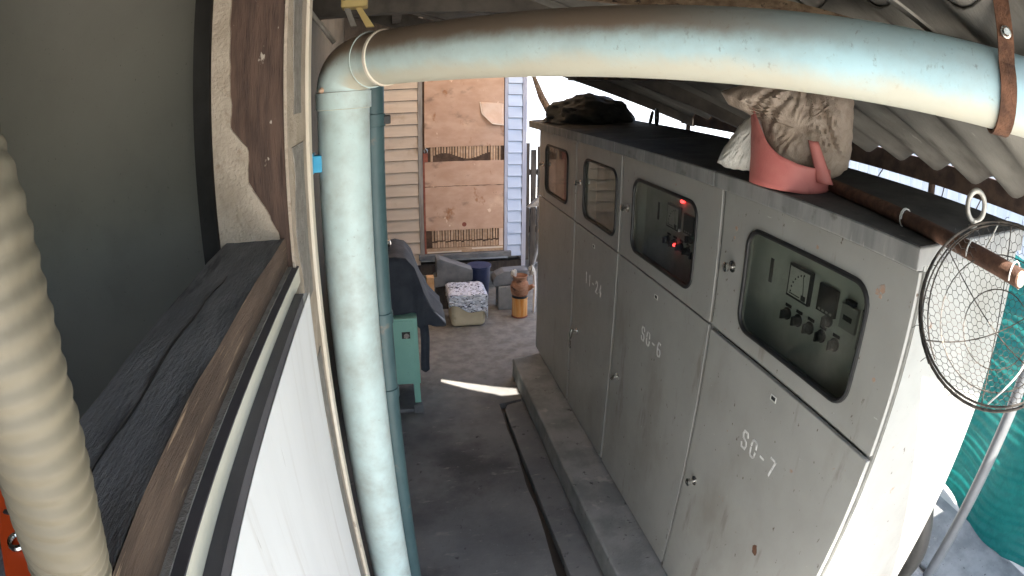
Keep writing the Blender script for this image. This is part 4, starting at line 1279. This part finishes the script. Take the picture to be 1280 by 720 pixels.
for (tilt, rr_) in ((0.22, 0.985), (0.40, 0.95)):
    top = HC + ax_w * HR * .97
    w2 = (ax_w * math.cos(tilt) + ax_n * math.sin(tilt))
    finish('rim', MB().tube([top - w2 * HR * rr_ + ax_u * HR * rr_ * math.cos(t) + w2 * HR * rr_ * math.sin(t) for t in [2 * math.pi * k / 48 for k in range(6 - 8, 31)]], .0022, 6), 'wire', bk, smooth=True)
hk = MB()
random.seed(9)
for k in range(70):     # frayed ends twisted round the rim
    a = random.random() * 2 * math.pi
    p0 = HC + ax_u * HR * math.cos(a) + ax_w * HR * math.sin(a)
    q = p0 + Vector((random.uniform(-1, 1), random.uniform(-1, 1), random.uniform(-1, 1))) * .016
    hk.tube([p0, (p0 + q) / 2 + Vector((0, 0, .004)), q], .0008, 3)
finish('frayed_wire', hk, 'wire', bk)['kind'] = 'stuff'
# hexagonal netting
net = MB()
cell = 0.0092
edges = set()
def key(p_):
    return (round(p_[0] * 1e4), round(p_[1] * 1e4))
n_ = int(HR / cell) + 3
for i in range(-n_, n_ + 1):
    for j in range(-n_, n_ + 1):
        cx = (i + 0.5 * (j % 2)) * cell * math.sqrt(3)
        cy = j * 1.5 * cell
        hx_ = [(cx + cell * math.cos(R(30 + 60 * k)), cy + cell * math.sin(R(30 + 60 * k))) for k in range(6)]
        for k in range(6):
            a, b = hx_[k], hx_[(k + 1) % 6]
            ka, kb = key(a), key(b)
            if ka > kb:
                ka, kb, a, b = kb, ka, b, a
            if (ka, kb) in edges or math.hypot(*a) > HR or math.hypot(*b) > HR:
                continue
            edges.add((ka, kb))
            def J(q):
                return (q[0] + .0018 * mnoise.noise(Vector((q[0] * 60, q[1] * 60, 1))), q[1] + .0018 * mnoise.noise(Vector((q[0] * 60, q[1] * 60, 7))))
            net.tube([dome(*J(a)), dome(*J(b))], .0007, 3, cap=False)
nt_o = finish('netting', net, 'wire', bk)
nt_o['kind'] = 'stuff'
for (f, th) in ((0.45, 0), (0.75, 0)):
    finish('hoop_wire', MB().tube([dome(HR * f * math.cos(2 * math.pi * k / 36), HR * f * math.sin(2 * math.pi * k / 36), .123) for k in range(36)], .0014, 6, closed=True), 'wire', bk, smooth=True)
for a in (R(35), R(95), R(150)):
    finish('rib_wire', MB().tube([dome(HR * t * math.cos(a), HR * t * math.sin(a), .124) for t in [-1 + k / 8 for k in range(17)]], .0016, 6), 'wire', bk, smooth=True)
# pale wire hooks over the rod
for f, lo in ((0.80, .05), (0.975, .05)):
    c_ = ra.lerp(rb, f)
    hk = [c_ + Vector((.028 * math.cos(t), 0.0, .028 * math.sin(t))) for t in [R(200 - 20 * k) for k in range(11)]]
    hk = hk + [hk[-1] + Vector((.004, -.004, -.03)), HC + ax_w * HR * .96 + ax_u * (-.05 if f < .9 else .06)]
    finish('hook_wire', MB().tube(hk, .0022, 8), 'palewire', bk, smooth=True)
finish('handle_wire', MB().tube(spline([rb + Vector((.03, -.02, 0)), HC + ax_u * .10 + ax_w * .02 + ax_n * .03, HC + ax_u * .085 - ax_w * .10 + ax_n * .02, HC + ax_u * .03 - ax_w * .186], 8), .0022, 8), 'palewire', bk, smooth=True)

# ================================================================== corrugated roof over the cabinets
rf = thing('corrugated_roof', (1.0, 2.4, 2.13), 'low corrugated fibre cement roof sloping down to the right over the cabinets', 'roof')
PITCH = 0.247
def zroof(x):
    return 2.224 + 0.325 * (2.25 - x)
def sheet(x0, x1, ya, yb, dz, nx=6):
    """ya, yb: functions of x"""
    ny = 40
    def fn(u, v):
        x = x0 + (x1 - x0) * u
        yy = ya(x) + (yb(x) - ya(x)) * v
        return Vector((x, yy, zroof(x) + dz - 0.030 * math.cos(2 * math.pi * (yy - 1.116) / PITCH)))
    return MB().grid(fn, nx, ny)
K_ = lambda c: (lambda x: c)
for i, (a, b) in enumerate(((0.42, 1.42), (1.39, 2.42), (2.39, 3.42), (3.39, 4.27))):
    finish('roof_sheet', sheet(1.03 if i == 2 else 0.98, 2.262, K_(a), K_(b), 0.009 * (i % 2)), 'asbestos', rf, smooth=True, solid=0.007)
e3 = lambda x: 2.965 - 0.56 * (max(x, -0.7) - 0.38)
s4 = lambda x: (2.975 - 0.257 * (x - 0.38)) if x > 0.38 else e3(x) - 0.05
ups = ((K_(0.40), K_(1.42)), (K_(1.39), K_(2.40)), (K_(2.37), e3), (s4, K_(4.26)))
for i, (a, b) in enumerate(((-0.75, -0.12), (-0.15, 0.43))):  # near sheets out of view, added to shade the hose and sill
    finish('roof_sheet', sheet(-0.70, 1.04, K_(a), K_(b), 0.014 + 0.009 * (i % 2), 10), 'asbestos', rf, smooth=True, solid=0.007)
for i, (a, b) in enumerate(ups):
    finish('roof_sheet', sheet(-0.70, 1.24, a, b, 0.014 + 0.009 * (i % 2), 10), 'asbestos', rf, smooth=True, solid=0.007)
finish('purlin', MB().box(2.268, 2.33, 0.42, 4.27, 2.130, 2.235), 'darkrust', rf)
finish('purlin', MB().box(1.30, 1.35, 1.60, 4.27, 2.42, 2.475), 'darkrust', rf)
finish('purlin', MB().box(0.0, 0.06, 2.0, 4.27, 2.83, 2.90), 'beamdark', rf)
finish('purlin', MB().box(-0.68, -0.63, 0.42, 4.27, 3.06, 3.12), 'beamdark', rf)
for yy in (3.067, 4.055):
    finish('rafter', MB().hexa([(-0.66, yy, zroof(-0.66) - .16), (2.28, yy, zroof(2.28) - .095), (2.28, yy + .05, zroof(2.28) - .095), (-.66, yy + .05, zroof(-.66) - .16),
                                (-0.66, yy, zroof(-0.66) - .026), (2.26, yy, zroof(2.26) - .028), (2.26, yy + .05, zroof(2.26) - .028), (-.66, yy + .05, zroof(-.66) - .026)]), 'beamdark', rf)
for yy in (1.65, 3.0, 4.2):
    finish('eave_post', MB().tube([(2.30, yy, 0), (2.30, yy, 2.129)], .02, 10), 'darkrust', rf)
# diagonal timber and flat strip above the pipe
tm = MB()
ta, tb_ = Vector((0.40, 1.62, 2.665)), Vector((1.36, 0.55, 2.455))
td = (tb_ - ta).normalized(); ts = td.cross(Vector((0, 0, 1))).normalized() * .02
upz = Vector((0, 0, .045))
tm.hexa([ta - ts - upz, tb_ - ts - upz, tb_ + ts - upz, ta + ts - upz, ta - ts + upz, tb_ - ts + upz, tb_ + ts + upz, ta + ts + upz])
tag(finish('roof_timber', tm, 'timber', base=ta), 'old split brown timber just above the overhead pipe at the top right', 'timber')
fl_ = MB()
fa, fb_ = Vector((0.83, 0.775, 2.62)), Vector((1.02, 0.69, 2.53))
fdv = (fb_ - fa).normalized(); fsd = Vector((0.55, .83, .1)).normalized() * .022
fth = Vector((.0, -.006, .004))
fl_.hexa([fa - fsd, fb_ - fsd, fb_ + fsd, fa + fsd, fa - fsd + fth, fb_ - fsd + fth, fb_ + fsd + fth, fa + fsd + fth])
tag(finish('flat_strip', fl_, 'greytimber', base=fa), 'pale grey flat strip crossing the old timber above the pipe', 'strip')

bw = MB().box(2.35, 2.45, 1.25, 4.7, -0.01, 2.045)  # hidden wall added to cut light bouncing in from the yard
aw = MB().hexa([(2.36, -1.7, 2.30), (4.1, -1.7, 2.30), (4.1, 0.30, 2.30), (2.36, 0.30, 2.30), (2.36, -1.7, 2.33), (4.1, -1.7, 2.33), (4.1, 0.30, 2.33), (2.36, 0.30, 2.33)])  # out-of-view sheet added to shade the net and ground
tag(finish('sun_blocker', aw, 'asbestos', base=(3.2, -.7, 2.3)), 'flat unseen sheet added to shade the yard and the lower green net', 'sun_blocker')
tag(finish('unseen_back_wall', bw, 'greywall', base=(2.4, 3, 0)), 'grey unseen wall added behind the row of cabinets to block bounced light', 'wall')
# amber cover high over the far end, added to shade and warm it
cn = MB().hexa([(-1.7, 3.9, 3.22), (2.4, 3.9, 3.22), (2.4, 6.6, 3.42), (-1.7, 6.6, 3.42), (-1.7, 3.9, 3.26), (2.4, 3.9, 3.26), (2.4, 6.6, 3.46), (-1.7, 6.6, 3.46)])
tag(finish('added_canopy', cn, 'amber', base=(.35, 5, 3.2)), 'translucent amber sheet added high above the alley end to shade and warm it', 'added_canopy')
bm_ = MB().box(-0.6, 1.1, 2.55, 2.63, 2.70, 2.79)
tag(finish('tie_beam', bm_, 'beamdark', base=(.2, 2.6, 2.7)), 'dark tie beam under the roof above the far side of the pipe', 'beam')
# yellowed lamp fitting at the top left
lf = thing('lamp_fitting', (-0.125, 2.0, 2.66), 'yellowed plastic fitting hanging above the pipe elbow at the top', 'fitting')
finish('fitting_body', MB().box(-0.175, -0.085, 1.98, 2.06, 2.648, 2.75), 'yellow', lf, bevel=.006)
finish('fitting_slot', MB().prism([(-0.115, 2.72), (-0.098, 2.72), (-0.100, 2.675)], 1, 1.976, 1.9795), 'black', lf)
finish('fitting_mark', MB().tube([(-0.165, 1.978, 2.70), (-0.150, 1.978, 2.695), (-0.152, 1.978, 2.68), (-0.166, 1.978, 2.674)], .002, 5), 'black', lf)
finish('fitting_arm', MB().hexa([(-0.14, 2.0, 2.58), (-0.12, 2.0, 2.58), (-0.12, 2.03, 2.58), (-0.14, 2.03, 2.58), (-0.165, 2.0, 2.647), (-0.145, 2.0, 2.647), (-.145, 2.03, 2.647), (-.165, 2.03, 2.647)]), 'greytimber', lf)
finish('fitting_arm', MB().hexa([(-0.088, 2.0, 2.575), (-0.060, 2.0, 2.575), (-0.060, 2.03, 2.575), (-0.088, 2.03, 2.575), (-0.125, 2.0, 2.647), (-0.105, 2.0, 2.647), (-.105, 2.03, 2.647), (-.125, 2.03, 2.647)]), 'yellow', lf)
finish('brace', MB().tube([(-0.29, 1.95, 2.66), (-0.19, 1.95, 2.52)], .008, 8), 'greytimber', lf)

# ================================================================== right side: net, pole, sheet wall
def net_fn(u, v):
    yy = -1.5 + 3.35 * u
    x = 3.42 + 0.05 * math.sin(yy * 5) + 0.007 * math.sin(v * 150 + yy * 9 + 5 * fbm((yy * 2, v * 4, 0), 2, 1)) + 0.012 * math.sin(v * 37 + yy * 4) + 0.20 * max(0, yy - 1.2)
    return Vector((x, yy, 0.03 + 0.03 * math.sin(yy * 4) + 1.72 * v))
nn = MB().grid(net_fn, 60, 300)
tag(finish('shade_net', nn, 'net', smooth=True, base=(3.4, .2, 0)), 'rippled green shade net hanging at the right beyond the cabinets', 'net')
pv = MB().tube(spline([Vector((2.70, 1.045, 0)), Vector((2.74, 1.05, .8)), Vector((2.78, 1.035, 1.5)), Vector((2.80, 1.03, 2.1))], 6), .038, 20)
tag(finish('grey_pole', pv, 'pole', smooth=True, base=(2.7, 1.045, 0)), 'grey plastic pole leaning in front of the green net', 'pole')
hb = MB().tube(spline([Vector((1.80, 0.90, 1.05)), Vector((1.90, .885, .86)), Vector((2.03, .91, .62)), Vector((2.12, .99, .36)), Vector((2.3, 1.15, .12)), Vector((2.75, 1.35, .05)), Vector((3.1, 1.5, .05))], 10), .045, 16)
tag(finish('black_hose', hb, 'gasket', smooth=True, base=(2.1, 1.1, 0)), 'thick black hose sagging behind the sunlit cabinet side at the lower right', 'hose')
for (x0, x1, y0, y1, h, lb) in ((2.02, 2.66, 0.35, 1.7, .05, 'grey concrete slab on the ground between the cabinets and the grey pole'), (2.74, 3.42, 0.3, 1.85, .03, 'cracked concrete slab on the ground under the green net')):
    tag(finish('ground_slab', MB().box(x0, x1, y0, y1, 0, h), 'plinth', bevel=.012, base=((x0 + x1) / 2, (y0 + y1) / 2, 0)), lb, 'slab')
sw = thing('sheet_wall', (5.2, 2.5, 0), 'sunlit white sheet metal wall beyond the cabinets, seen through the gap under the roof', 'wall')
random.seed(4)
pan = None
for i in range(16):
    y0 = -2.0 + i * 0.55
    if pan is None:
        mb = MB().box(5.20, 5.23, y0, y0 + 0.535, -0.06, 3.0)
        for q in (0.02, 0.20, 0.37):
            mb.box(5.185, 5.1995, y0 + q, y0 + q + .03, -0.06, 3.0)
        pan = finish('sheet_panel', mb, 'whitesheet', sw)
    else:
        copy_part(pan, sw, (0, i * 0.55, 0))
for (ya, za, yb, zb, lb) in ((1.9, 2.35, 2.3, 2.0, 'thin stray wire crossing the bright gap beside the brown plastic bag'),
                             (1.2, 2.3, 1.5, 2.05, 'thin stray wire crossing the bright gap just left of the white eyebolt'),
                             (1.5, 2.4, 1.75, 2.05, 'thin stray wire crossing the middle of the bright gap behind the cabinet roofs')):
    w_ = MB().tube(spline([Vector((2.55, ya, za)), Vector((2.57, (ya + yb) / 2 + .08, (za + zb) / 2)), Vector((2.55, yb, zb))], 6), .004, 6)
    tag(finish('stray_wire', w_, 'wire', smooth=True, base=(2.55, ya, zb)), lb, 'wire')

# picket fence and leaning frame right of the house
pf = thing('picket_fence', (1.95, 7.2, 0), 'dark weathered picket fence between the house corner and the farthest cabinet', 'fence')
pk = None
for i in range(9):
    if pk is None:
        pk = finish('picket', MB().box(1.56, 1.63, 7.20, 7.22, 0.1, 1.62), 'darkwood', pf)
    else:
        copy_part(pk, pf, (i * .085, 0, .05 * math.sin(i * 2.1)))
finish('fence_rail', MB().box(1.55, 2.4, 7.221, 7.26, 0.5, 0.57), 'darkwood', pf)
finish('fence_rail', MB().box(1.55, 2.4, 7.221, 7.26, 1.25, 1.32), 'darkwood', pf)
lf2 = thing('leaning_ladder', (1.7, 6.4, 0), 'grey metal ladder leaning between the house corner and the cabinets', 'ladder')
for dx in (0.0, 0.10):
    finish('ladder_rail', MB().tube([(1.50 + dx, 6.2, 0.25), (1.82 + dx, 6.5, 1.18)], .018, 8), 'pole', lf2, smooth=True)
for k in range(4):
    t = .15 + .22 * k
    finish('ladder_rung', MB().tube([(1.50 + .32 * t, 6.2 + .3 * t, .25 + .93 * t), (1.60 + .32 * t, 6.2 + .3 * t, .25 + .93 * t)], .012, 8), 'pole', lf2, smooth=True)
tag(finish('tin_sheet', MB().hexa([(1.56, 6.62, .95), (1.95, 6.6, 1.0), (1.95, 6.7, 1.0), (1.56, 6.7, .95), (1.58, 6.63, .97), (1.95, 6.62, 1.28), (1.95, 6.7, 1.28), (1.58, 6.7, .97)]), 'greytimber', base=(1.7, 6.65, .95)),
    'grey brown sheet offcut propped against the dark picket fence', 'sheet')
sk_ = MB().tube([(1.345, 4.80, 2.09), (1.27, 4.93, 2.28), (1.21, 4.97, 2.46), (1.18, 5.0, 2.62)], [.035, .03, .018, .016], 8)
tag(finish('leaning_stick', sk_, 'timber', smooth=True, base=(1.345, 4.8, 2.09)), 'brown stick standing up beside the black bundle against the white sky', 'stick')
rbb = MB()
random.seed(17)
tag(finish('rubble_wall', MB().box(1.52, 3.0, 7.5, 7.62, 0, 0.75), 'plinth', base=(2.2, 7.55, 0)), 'low grey block wall behind the picket fence', 'wall')

wb = thing('white_building', (5.0, 14, 0), 'bright white building wall far beyond the black bundle and the house corner', 'building')
for i in range(6):
    finish('wall_panel', MB().box(-3.0 + i * 2.5, -0.52 + i * 2.5, 14.0, 14.2, -0.06, 5.2), 'whitesheet', wb)
finish('roof_edge', MB().box(-3.2, 12.2, 13.8, 14.5, 5.205, 5.4), 'whitesheet', wb)

# orange tool, bottom left corner (rests on the sill, beside the hose)
ob = MB()
oa, obb = Vector((-0.420, 0.355, 2.020)), Vector((-0.300, 0.205, 2.020))
ov = (obb - oa).normalized(); osd = Vector((-ov.y, ov.x, 0)) * .028
pr = [oa - osd * .8, obb - osd, obb + osd, oa + osd * .8]
ob.hexa([tuple(q) for q in pr] + [tuple(q + Vector((0, 0, .03))) for q in pr])
finish('handle_grip', ob, 'orange', ot, bevel=.008)
finish('ring', MB().tube([oa.lerp(obb, .62) + Vector((.010 * math.cos(t), .010 * math.sin(t), .033)) for t in [2 * math.pi * k / 18 for k in range(18)]], .003, 8, closed=True), 'chrome', ot, smooth=True)
finish('grip_mark', MB().box(-.388, -.352, .295, .300, 2.0495, 2.052), 'black', ot)

for o in bpy.data.objects:
    if o.parent is None and 'label' in o and 'kind' not in o:
        o['kind'] = 'thing'
    if '_base' in o:
        del o['_base']
